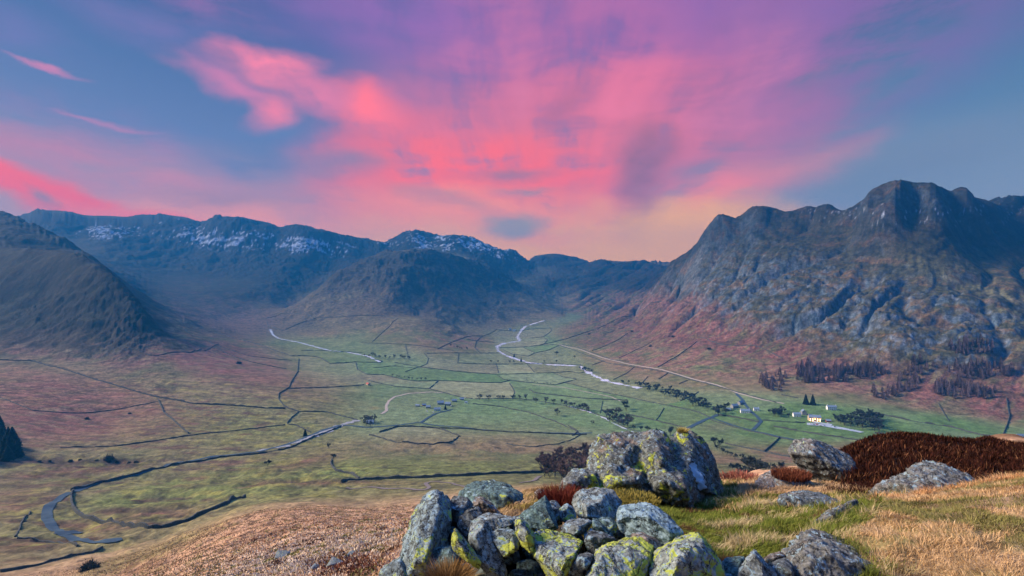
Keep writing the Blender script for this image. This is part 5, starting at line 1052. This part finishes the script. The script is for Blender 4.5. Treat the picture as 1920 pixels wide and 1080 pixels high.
def scatter(n, x0, x1, y0, y1, f):
    x = rng.uniform(x0, x1, n*3); y = y0*(y1/y0)**rng.uniform(0, 1, n*3); p = f(x, y); k = rng.uniform(0, 1, n*3) < p; return x[k][:n], y[k][:n]
def pxy(x, y, z=None):
    z = zat(x, y) if z is None else z; return 960+F*x/y, 540-F*z/y
def pal(n, a, b, jit=.25):
    k = rng.uniform(0, 1, (n, 1)); c = np.array(a)*(1-k)+np.array(b)*k; return c*(1+jit*rng.uniform(-1, 1, (n, 1)))
def leanv(x, y, s, bias=(0, 0), sc=.5, seed=0):
    a = pn(x/sc, y/sc, 301+seed)*5; v = np.stack([np.cos(a)*s+bias[0], np.sin(a)*s+bias[1], np.zeros(len(x))], 1); v += rng.normal(0, .25, v.shape)*np.array([1, 1, 0]); return v
def heath_px(px, py): return ss(1565, 1620, px)*ss(870, 840, py-.18*(px-1570)*(px < 1800)-40*(px >= 1800)) 
lip = lambda x, y: np.abs(pn(x/.9, y/.9, 311))
# golden grass on the right
def f1(x, y):
    px, py = pxy(x, y); return ((px > np.interp(py, [930, 960, 1000, 1030, 1060, 1080], [1640, 1625, 1575, 1590, 1650, 1700])) & (px < 2700) & (y < 6.3))*(.35+.65*ss(-.35, .2, pn(x/.35, y/.35, 313)))
x, y = scatter(210000, .8, 10.5, 2.0, 6.6, f1); px, py = pxy(x, y); n = len(x)
rb = np.interp(np.arctan2(x, y), [R(31), R(35), R(38), R(41), R(45), R(52)], [5.0, 6.2, 6.9, 7.5, 8.0, 8.6]); rim = np.exp(-((np.hypot(x, y)-rb+.05)/.22)**2)
c = pal(n, (.44, .27, .12), (.68, .48, .27)); gm = (pn(x/.7, y/.7, 319)+.5*pn(x/.2, y/.2, 320) > .12)&(rim < .5); c[gm] = pal(int(gm.sum()), (.16, .17, .05), (.28, .24, .09))
rr_ = rim > .5; c[rr_] = pal(int(rr_.sum()), (.52, .27, .12), (.66, .40, .20))
blades('dry_grass', x, y, rng.uniform(.025, .065, n)*(1+1.0*rim), rng.uniform(.002, .0045, n)*(y/3.5), leanv(x, y, .45, (-.4, -.15), .28)+rng.normal(0, .4, (n, 3))*np.array([1, 1, 0]), c, 'golden dry grass blown over on the hilltop at the right')
# moss and mixed grass in the saddle
def f2(x, y):
    px, py = pxy(x, y); return ((px > 1090) & (px < np.interp(py, [900, 930, 960, 1000, 1030, 1060, 1080], [1700, 1660, 1645, 1600, 1610, 1670, 1720])) & (y > 2.9) & (y < 9.5))*(.3+.7*ss(-.3, .2, pn(x/.3, y/.3, 323)))
x, y = scatter(140000, .4, 6.5, 2.9, 9.4, f2); px, py = pxy(x, y); n = len(x)
c = pal(n, (.07, .10, .014), (.17, .19, .035)); st_ = pn(x/.8, y/.5, 325)+.5*pn(x/.25, y/.25, 326)
k = st_ > .38; c[k] = pal(int(k.sum()), (.30, .24, .11), (.44, .36, .20)); k = st_ < -.38; c[k] = pal(int(k.sum()), (.06, .035, .02), (.13, .07, .03))
k = (py < 930)&(px > 1380); c[k] = pal(int(k.sum()), (.42, .26, .13), (.52, .36, .20)); k = (py < 945)&(px < 1230); c[k] = pal(int(k.sum()), (.32, .26, .05), (.45, .34, .08))
blades('mossy_grass', x, y, rng.uniform(.03, .09, n)*(1+.5*(st_ > .15)), rng.uniform(.004, .008, n)*(y/5), leanv(x, y, .4, (.35, -.25), .35, 3)+rng.normal(0, .4, (n, 3))*np.array([1, 1, 0]), c, 'green moss and bleached grass filling the hollow behind the rock pile')
# rough grass behind the pile on the left and beyond the boulder
def f3(x, y):
    px, py = pxy(x, y); return (px > 860) & (px < 1160) & (y > 3.9) & (y < 9.6)
x, y = scatter(26000, -1.2, 2.0, 3.9, 9.5, f3); n = len(x); c = pal(n, (.30, .20, .09), (.46, .33, .18)); k = pn(x/.4, y/.4, 331) > .1; c[k] = pal(int(k.sum()), (.16, .13, .03), (.28, .22, .06))
blades('dry_grass', x, y, rng.uniform(.03, .09, n), rng.uniform(.004, .008, n)*(y/5), leanv(x, y, .5, (.2, -.2), .6, 5), c, 'brown and straw grass on the bare patch behind the cairn')
def f4(x, y):
    px, py = pxy(x, y); return (px > 1340) & (px < 2100) & (y > 6) & (y < 24)&(~((px > 1560)&(y > 7.3)&(y < 16.5)&(px < 1880)&(pn(x/.9, y/.9, 361) > -.22)&(rng.uniform(0, 1, x.shape) > .07)))
x, y = scatter(60000, 2.5, 24, 6, 23, f4); n = len(x); c = pal(n, (.38, .26, .13), (.50, .35, .18)); k = pn(x/1.1, y/1.1, 341) > .15; c[k] = pal(int(k.sum()), (.18, .17, .04), (.30, .26, .08))
blades('dry_grass', x, y, rng.uniform(.05, .13, n), rng.uniform(.008, .016, n)*(y/9), leanv(x, y, .5, (-.3, -.1), 1., 7), c, 'thin straw grass round the boulders and along the hilltop rim')
# heather: dense woody stems with rusty tips
def mnd(x, y):
    q = 960+F*x/y; e_ = np.interp(q, [1560, 1620, 1680, 1740, 1800, 1830, 1855, 1880, 1905, 1960], [.2, .45, .62, .5, .34, .40, .55, .30, .12, .05])
    return np.clip(e_+.16*pn(x/1.5, y/1.5, 353)+.10*pn(x/.45, y/.45, 355), .04, .8)*ss(7.0, 8.8, y)*.66
def f5(x, y):
    px, py = pxy(x, y); return ss(1555, 1610, px+60*pn(x/.8, y/.8, 351)+ (y > 12)*20)*(1-ss(1900, 1980, px-(y < 12)*400))*(y > 6.9)*(.12+.88*ss(-.35, -.05, pn(x/.9, y/.9, 361)))*(y < 17.6)
x, y = scatter(150000, 4.4, 19, 6.9, 17.4, f5); n = len(x); mound = mnd(x, y)
lay_ = rng.uniform(0, 1, n)**.55; z = zat(x, y)+mound*lay_*.8; c = pal(n, (.014, .006, .005), (.048, .014, .008), .5); k = rng.uniform(0, 1, n) < .05+.2*(pn(x/.7, y/.7, 357) > .35); c[k] = pal(int(k.sum()), (.13, .05, .025), (.22, .11, .055))
blades('heather', x, y, rng.uniform(.05, .15, n), rng.uniform(.010, .022, n)*(y/12), leanv(x, y, .35, (-.1, -.1), .5, 9), c, 'dark rusty heather covering the hilltop edge on the right', z=z)
# woody core of the heather, its shadow painted in as near-black
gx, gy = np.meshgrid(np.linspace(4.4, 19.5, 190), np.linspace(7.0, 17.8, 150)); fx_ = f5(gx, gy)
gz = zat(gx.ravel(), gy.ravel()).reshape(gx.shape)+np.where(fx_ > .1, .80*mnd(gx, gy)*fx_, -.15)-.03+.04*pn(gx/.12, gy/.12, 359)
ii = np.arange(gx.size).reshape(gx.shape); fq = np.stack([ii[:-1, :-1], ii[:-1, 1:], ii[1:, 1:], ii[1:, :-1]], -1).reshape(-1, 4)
hm = mesh_np('heather', np.stack([gx, gy, gz], -1).reshape(-1, 3), fq, simple('shaded_heather_stems', (.010, .005, .004), var=.6, scale=9, bd=.06)); tag(hm, 'woody mass of heather coloured near-black as shadow under the rusty tips', kind='stuff')
# tussocks on the bleached slope below
def f6(x, y):
    px, py = pxy(x, y); return (px < 860) & (px > -150) & (py < 1130) & (py > 945) & (np.hypot(x, y) < 330)
th_r = rng.uniform(R(-46), R(-5), 260000); r_r = 14*(330/14)**rng.uniform(0, 1, 260000); x, y = np.sin(th_r)*r_r, np.cos(th_r)*r_r; k = f6(x, y); x, y = x[k], y[k]; px, py = pxy(x, y); n = len(x)
pat = pn(x/3.2, y/3.2, 421)+.5*pn(x/11, y/11, 423); c = pal(n, (.46, .25, .12), (.62, .40, .22)); ws = np.exp(-(((px-560)/230)**2+((py-1050+.2*(px-560))/44)**2)); k = (rng.uniform(0, 1, n) < ws*1.3); c[k] = pal(int(k.sum()), (.52, .40, .26), (.72, .60, .44))
k = pat > .36; c[k] = pal(int(k.sum()), (.10, .05, .03), (.20, .11, .06)); k = pat < -.42; c[k] = pal(int(k.sum()), (.17, .16, .04), (.28, .25, .08))
k = (np.exp(-(((px-650)/80)**2+((py-1062)/24)**2)) > rng.uniform(.2, 1, n)); c[k] = pal(int(k.sum()), (.09, .03, .018), (.20, .08, .04)); k = (np.hypot(x, y) > 230)|(px < 420+0*py); kk = k&(rng.uniform(0, 1, n) < .6); c[kk] = pal(int(kk.sum()), (.20, .17, .06), (.32, .24, .10))
dd_ = np.hypot(x, y); blades('tussock_grass', x, y, rng.uniform(.12, .34, n)*np.clip(dd_/45, .6, 1.7), rng.uniform(.07, .15, n)*np.clip(dd_/45, .35, 2.2), rng.normal(0, .55, (n, 3))*np.array([1, 1, 0]), c, 'bleached tussocky grass and peat on the slope falling to the left')
# small clumps that stand alone
def clump(px, py, D, rad, h, n, ca, cb, name, cat, label, spread=.7, wd=.006):
    cx_, cy_, _ = P(px, py, D); a = rng.uniform(0, 6.28, n); r_ = rad*np.sqrt(rng.uniform(0, 1, n)); x = cx_+np.cos(a)*r_; y = cy_+np.sin(a)*r_*.8
    ld = np.stack([np.cos(a)*r_/rad*spread, np.sin(a)*r_/rad*spread, np.zeros(n)], 1)+rng.normal(0, .15, (n, 3))*np.array([1, 1, 0])
    zz = np.full(n, P(px, py, D)[2])-.02
    return blades(name, x, y, h*rng.uniform(.5, 1.15, n), np.full(n, wd), ld, pal(n, ca, cb, .35), label, kind='thing', cat=cat, z=zz)
clump(1052, 945, 4.9, .20, .17, 2600, (.10, .018, .015), (.20, .05, .03), 'heather_clump', 'heather', 'dark red heather bush growing behind the crowning rock', .5)
clump(840, 1092, 3.2, .12, .12, 2200, (.16, .09, .03), (.30, .18, .07), 'grass_tuft', 'grass tuft', 'brown grass tuft at the bottom beside the yellow slab', .9, .004)
clump(1180, 934, 5.6, .34, .035, 2600, (.20, .18, .035), (.34, .27, .07), 'grass_tuft', 'grass tuft', 'yellow grass tuft below the huge boulder', .7)
clump(1020, 900, 8.2, .22, .12, 900, (.16, .06, .03), (.30, .14, .07), 'heather_clump', 'heather', 'sparse rusty heather tuft on the rim beside the brown wood', .6, .01) if 0 else None
clump(1390, 898, 12., .5, .13, 1200, (.20, .05, .04), (.34, .14, .09), 'heather_clump', 'heather', 'reddish heather tuft on the rim right of the huge boulder', .7, .014)
clump(1484, 892, 8.3, .30, .11, 2200, (.09, .025, .015), (.20, .07, .04), 'heather_clump', 'heather', 'rusty heather tuft at the foot of the standing boulder', .25, .008)
clump(1280, 808, 7.8, .08, .08, 300, (.36, .30, .08), (.50, .40, .14), 'grass_tuft', 'grass tuft', 'tiny yellow grass tuft on the right crest of the huge boulder', .7, .006)
for k, (px, py, D, nn_) in enumerate([(1850, 965, 5.2, 220), (1868, 970, 5.1, 120)]):
    clump(px, py, D, .05, .42, nn_//8, (.40, .30, .16), (.50, .38, .2), 'grass_tuft', 'grass tuft', ['tall pale grass stalks before the heather, the left bunch', 'tall pale grass stalks before the heather, the right bunch'][k], .5, .004)
# ------------------------------------------------------------------ camera
cam = bpy.data.cameras.new('camera'); co = bpy.data.objects.new('camera', cam); COL.objects.link(co)
cam.sensor_width = 36; cam.lens = 18; cam.clip_start = .05; cam.clip_end = 60000
co.location = (0, 0, 0); co.rotation_euler = (R(90), 0, 0); scene.camera = co
# ------------------------------------------------------------------ sky: Nishita dusk plus lit cloud, all in compass directions
EXPO = 1.0
SUN_AZ, SUN_EL = R(-82), R(33)
w = bpy.data.worlds.new('World'); scene.world = w; w.use_nodes = True; t = w.node_tree; t.nodes.clear()
out = nd(t, 'ShaderNodeOutputWorld'); bg = nd(t, 'ShaderNodeBackground'); t.links.new(bg.outputs[0], out.inputs[0])
tcw = nd(t, 'ShaderNodeTexCoord'); sep = nd(t, 'ShaderNodeSeparateXYZ'); t.links.new(tcw.outputs['Generated'], sep.inputs[0])
az = math_(t, 'ARCTAN2', sep.outputs[0], sep.outputs[1]); el = math_(t, 'ARCSINE', sep.outputs[2])
comb = nd(t, 'ShaderNodeCombineXYZ'); t.links.new(az, comb.inputs[0]); t.links.new(el, comb.inputs[1])
# warp, and wisps that fan up and outward from the bright horizon
wm = nd(t, 'ShaderNodeMapping'); wm.inputs['Scale'].default_value = (1, 1, 2.0); t.links.new(tcw.outputs['Generated'], wm.inputs[0])
wn = noise_node(t, wm.outputs[0], 2.6, 3, .5); wn2 = noise_node(t, wm.outputs[0], 11., 5, .6)
def centred(c, k):
    a = nd(t, 'ShaderNodeVectorMath', operation='SUBTRACT'); t.links.new(c, a.inputs[0]); a.inputs[1].default_value = (.5, .5, .5)
    b_ = nd(t, 'ShaderNodeVectorMath', operation='MULTIPLY'); t.links.new(a.outputs[0], b_.inputs[0]); b_.inputs[1].default_value = k; return b_.outputs[0]
ad = nd(t, 'ShaderNodeVectorMath', operation='ADD'); t.links.new(comb.outputs[0], ad.inputs[0]); t.links.new(centred(wn.outputs['Color'], (.30, .14, 0)), ad.inputs[1])
ad2 = nd(t, 'ShaderNodeVectorMath', operation='ADD'); t.links.new(ad.outputs[0], ad2.inputs[0]); t.links.new(centred(wn2.outputs['Color'], (.06, .035, 0)), ad2.inputs[1])
UV = ad2.outputs[0]
ad3 = nd(t, 'ShaderNodeVectorMath', operation='ADD'); t.links.new(comb.outputs[0], ad3.inputs[0]); t.links.new(centred(wn.outputs['Color'], (.12, .06, 0)), ad3.inputs[1])
sp2 = nd(t, 'ShaderNodeSeparateXYZ'); t.links.new(ad3.outputs[0], sp2.inputs[0])
fx = math_(t, 'SUBTRACT', sp2.outputs[0], .02); fy = math_(t, 'ADD', sp2.outputs[1], .10)
phi = math_(t, 'ARCTAN2', fx, fy); rad_ = math_(t, 'SQRT', math_(t, 'ADD', math_(t, 'MULTIPLY', fx, fx), math_(t, 'MULTIPLY', fy, fy)))
fan = nd(t, 'ShaderNodeCombineXYZ'); t.links.new(math_(t, 'MULTIPLY', phi, 4.6), fan.inputs[0]); t.links.new(math_(t, 'MULTIPLY', rad_, 3.2), fan.inputs[1])
fann = noise_node(t, fan.outputs[0], 1.0, 8, .60, .15)
def lin(c): return tuple((x/255/12.92 if x/255 <= .04045 else ((x/255+.055)/1.055)**2.4) for x in c)
def azel(px, py):
    a = math.atan((px-960)/F); return a, math.atan((540-py)/F*math.cos(a))
# base: dusk gradient by height, greyer to the right
def ramp(src, stops):
    r = nd(t, 'ShaderNodeValToRGB'); t.links.new(src, r.inputs[0]); e = r.color_ramp.elements
    while len(e) < len(stops): e.new(.5)
    for k, (p, c) in zip(e, stops): k.position = p; k.color = (*lin(c), 1)
    return r.outputs[0]
eln = maprange(t, el, 0, R(60), 0, 1, False)
left = ramp(eln, [(0, (250,165,120)), (.10, (190,135,130)), (.24, (88,102,142)), (.42, (26,72,122)), (.55, (12,50,100)), (1, (34,76,140))])
right = ramp(eln, [(0, (165,150,150)), (.14, (128,138,152)), (.26, (84,112,140)), (.45, (24,74,120)), (.6, (12,54,104)), (1, (34,76,140))])
wpx = azel(1300, 300)[0]
base = mixc(t, maprange(t, az, azel(1150, 300)[0], azel(1700, 300)[0]), left, right)
cur = base
stre = noise_node(t, UV, 1, 7, .62); sm = nd(t, 'ShaderNodeMapping'); sm.inputs['Scale'].default_value = (4, 19, 1); sm.inputs['Rotation'].default_value = (0, 0, R(8))
t.links.new(ad.outputs[0], sm.inputs[0]); t.links.new(sm.outputs[0], stre.inputs['Vector'])
low = maprange(t, el, R(6), R(16)); lw = math_(t, 'SUBTRACT', 1.0, low)
fan2 = nd(t, 'ShaderNodeCombineXYZ'); t.links.new(math_(t, 'MULTIPLY', phi, 9.), fan2.inputs[0]); t.links.new(math_(t, 'MULTIPLY', rad_, 3.), fan2.inputs[1]); fan2n = noise_node(t, fan2.outputs[0], 1.0, 5, .55, 0)
tex0 = math_(t, 'ADD', math_(t, 'MULTIPLY', stre.outputs[0], math_(t, 'ADD', math_(t, 'MULTIPLY', lw, .38), .42)), math_(t, 'MULTIPLY', fann.outputs[0], math_(t, 'ADD', math_(t, 'MULTIPLY', low, .38), .2)))
tex1 = math_(t, 'ADD', math_(t, 'MULTIPLY', tex0, .86), math_(t, 'MULTIPLY', fan2n.outputs[0], .14))
tex = math_(t, 'ADD', math_(t, 'MULTIPLY', tex1, 1.25), -.115)
def cloud(px, py, sx, sy, rot, c, k, lo=.36, hi=.62, soft=.15):
    global cur
    a0, e0 = azel(px, py); ca = math.cos(a0)
    m = nd(t, 'ShaderNodeMapping', vector_type='TEXTURE'); m.inputs['Location'].default_value = (a0, e0, 0)
    m.inputs['Rotation'].default_value = (0, 0, R(rot)); m.inputs['Scale'].default_value = (sx/F*ca*ca, sy/F*ca, 1)
    t.links.new(UV, m.inputs[0]); ln = nd(t, 'ShaderNodeVectorMath', operation='LENGTH'); t.links.new(m.outputs[0], ln.inputs[0])
    f = maprange(t, ln.outputs[1], soft, 1.0, k, 0)
    if hi: f = math_(t, 'MULTIPLY', f, maprange(t, tex, lo, hi))
    cur = mixc(t, f, cur, lin(c))
# dx right, dy up; rot counter-clockwise as seen
cloud(1020, 40, 640, 200, 4, (118,84,146), .85, 0, 0, .3)
cloud(1000, 240, 560, 170, 0, (150,96,138), .7, 0, 0, .2)
cloud(1200, 120, 660, 280, 8, (182,90,132), 1.0, .30, .58, .2)
cloud(1000, 330, 600, 220, 8, (222,98,108), .95, .28, .56, .2)
cloud(780, 30, 420, 120, -8, (138,84,150), .9, .34, .6, 0)
cloud(1300, 10, 560, 110, 0, (135,84,148), .9, .3, .58, 0)
cloud(1560, 80, 420, 230, 12, (105,84,148), .85, .34, .6, 0)
cloud(250, 340, 460, 120, -8, (200,115,125), .9, .3, .58, 0)
cloud(60, 290, 260, 140, -10, (190,98,120), .75, .32, .6, 0)
cloud(60, 75, 220, 70, -4, (100,90,145), .8, .36, .6, 0)
cloud(1180, 220, 200, 260, -22, (232,108,132), .8, .40, .64, 0)
cloud(1380, 190, 150, 250, -35, (205,108,140), .8, .42, .64, 0)
cloud(960, 140, 260, 200, 15, (215,108,135), .7, .42, .66, 0)
cloud(1340, 395, 330, 62, 22, (250,118,115), .95, .36, .58, 0)
cloud(880, 325, 400, 120, -6, (255,88,80), 1.25, .36, .56, 0)
cloud(1080, 465, 640, 85, 0, (255,172,84), 1.4, .18, .46, .25)
cloud(900, 405, 330, 80, -4, (255,135,100), 1.0, .32, .54, .1)
cloud(480, 425, 480, 66, -2, (250,140,108), 1.0, .28, .54, .1)
cloud(690, 205, 130, 48, -6, (255,102,108), 1.1, .34, .56, 0)
cloud(505, 128, 130, 34, -2, (245,115,135), 1.15, .34, .56, 0)
cloud(430, 155, 120, 36, -18, (205,105,140), .9, .34, .58, 0)
cloud(480, 195, 90, 36, 16, (235,110,130), 1.0, .34, .56, 0)
cloud(570, 175, 130, 34, -8, (225,108,135), .9, .34, .58, 0)
cloud(330, 60, 260, 60, -4, (112,92,145), .7, .36, .6, 0)
cloud(420, 20, 200, 50, -10, (150,88,140), .7, .36, .6, 0)
cloud(200, 240, 300, 60, -6, (150,100,140), .7, .36, .6, 0)
cloud(120, 135, 110, 9, -9, (195,105,140), .9, 0, 0, .0)
cloud(180, 214, 90, 9, -3, (175,105,140), .7, 0, 0, .0)
cloud(90, 372, 330, 46, -11, (255,60,48), 1.5, .18, .42, .15)
cloud(240, 402, 260, 26, -4, (255,100,80), 1.1, .2, .45, .1)
cloud(40, 372, 70, 24, -20, (110,112,125), .7, 0, 0, .0)
cloud(440, 290, 180, 60, 0, (80,100,140), .8, .32, .56, 0)
cloud(520, 232, 140, 36, 0, (84,104,145), .9, .32, .56, 0)
cloud(1205, 325, 90, 140, -18, (125,82,105), .95, .3, .55, 0)
cloud(1090, 210, 50, 100, -40, (160,86,115), .7, .3, .55, 0)
cloud(925, 427, 95, 30, 4, (150,138,132), .9, .1, .4, .2)
cloud(940, 330, 130, 22, 0, (145,102,122), .8, .32, .54, 0)
cloud(970, 362, 110, 15, 0, (150,122,130), .8, .32, .54, 0)
cloud(640, 300, 150, 40, 0, (118,108,135), .8, .32, .56, 0)
cloud(820, 375, 130, 28, -20, (165,118,122), .7, .32, .56, 0)
cloud(400, 370, 220, 30, 0, (160,112,122), .7, .34, .56, 0)
cloud(1640, 330, 380, 90, 4, (112,122,140), .85, .2, .5, .1)
nis = nd(t, 'ShaderNodeTexSky', sky_type='NISHITA'); nis.sun_disc = False; nis.sun_elevation = SUN_EL; nis.sun_rotation = SUN_AZ
nisk = nd(t, 'ShaderNodeVectorMath', operation='SCALE'); t.links.new(nis.outputs[0], nisk.inputs[0]); nisk.inputs['Scale'].default_value = .012
cur = mixc(t, 1.0, cur, nisk.outputs[0], 'ADD')
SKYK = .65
# sky overhead, outside the picture, is boosted as added light on the land
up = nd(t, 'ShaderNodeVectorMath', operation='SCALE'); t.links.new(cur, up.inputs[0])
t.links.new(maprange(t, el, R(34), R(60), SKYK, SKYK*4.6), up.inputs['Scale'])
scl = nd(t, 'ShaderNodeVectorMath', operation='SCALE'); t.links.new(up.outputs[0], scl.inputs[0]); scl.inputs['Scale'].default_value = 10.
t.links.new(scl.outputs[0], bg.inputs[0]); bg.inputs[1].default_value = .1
sun = bpy.data.lights.new('sun', 'SUN'); sun.energy = 5.0; sun.angle = R(18); sun.color = (1, .80, .62)
so = bpy.data.objects.new('sun', sun); COL.objects.link(so)
sd = Vector((math.sin(SUN_AZ)*math.cos(SUN_EL), math.cos(SUN_AZ)*math.cos(SUN_EL), math.sin(SUN_EL)))
so.rotation_euler = sd.to_track_quat('Z', 'Y').to_euler()
# ------------------------------------------------------------------ the air in the valley
hz, ht, hb = new_mat('haze_air'); ht.nodes.remove(hb)
pv = nd(ht, 'ShaderNodeVolumePrincipled'); pv.inputs['Color'].default_value = (.02, .225, .56, 1); pv.inputs['Density'].default_value = .000128
pv.inputs['Anisotropy'].default_value = .1
ht.links.new(pv.outputs[0], ht.nodes['Material Output'].inputs['Volume'])
bm = bmesh.new(); bmesh.ops.create_cube(bm, size=1)
zlo, zhi = float(Z.min())-2, float(Z.max())+12
bmesh.ops.scale(bm, vec=(13200, 13200, zhi-zlo), verts=bm.verts); bmesh.ops.translate(bm, vec=(0, 0, (zhi+zlo)/2), verts=bm.verts)
me = bpy.data.meshes.new('haze'); bm.to_mesh(me); bm.free(); me.materials.append(hz)
ho = bpy.data.objects.new('haze', me); COL.objects.link(ho); tag(ho, 'thin blue evening haze lying through the whole valley', 'haze', kind='stuff')
scene.view_settings.view_transform = 'Standard'; scene.view_settings.look = 'None'; scene.view_settings.exposure = EXPO; scene.view_settings.gamma = 1
scene.cycles.use_denoising = True; scene.cycles.max_bounces = 6; scene.cycles.volume_bounces = 1; scene.cycles.diffuse_bounces = 3; scene.cycles.transparent_max_bounces = 12
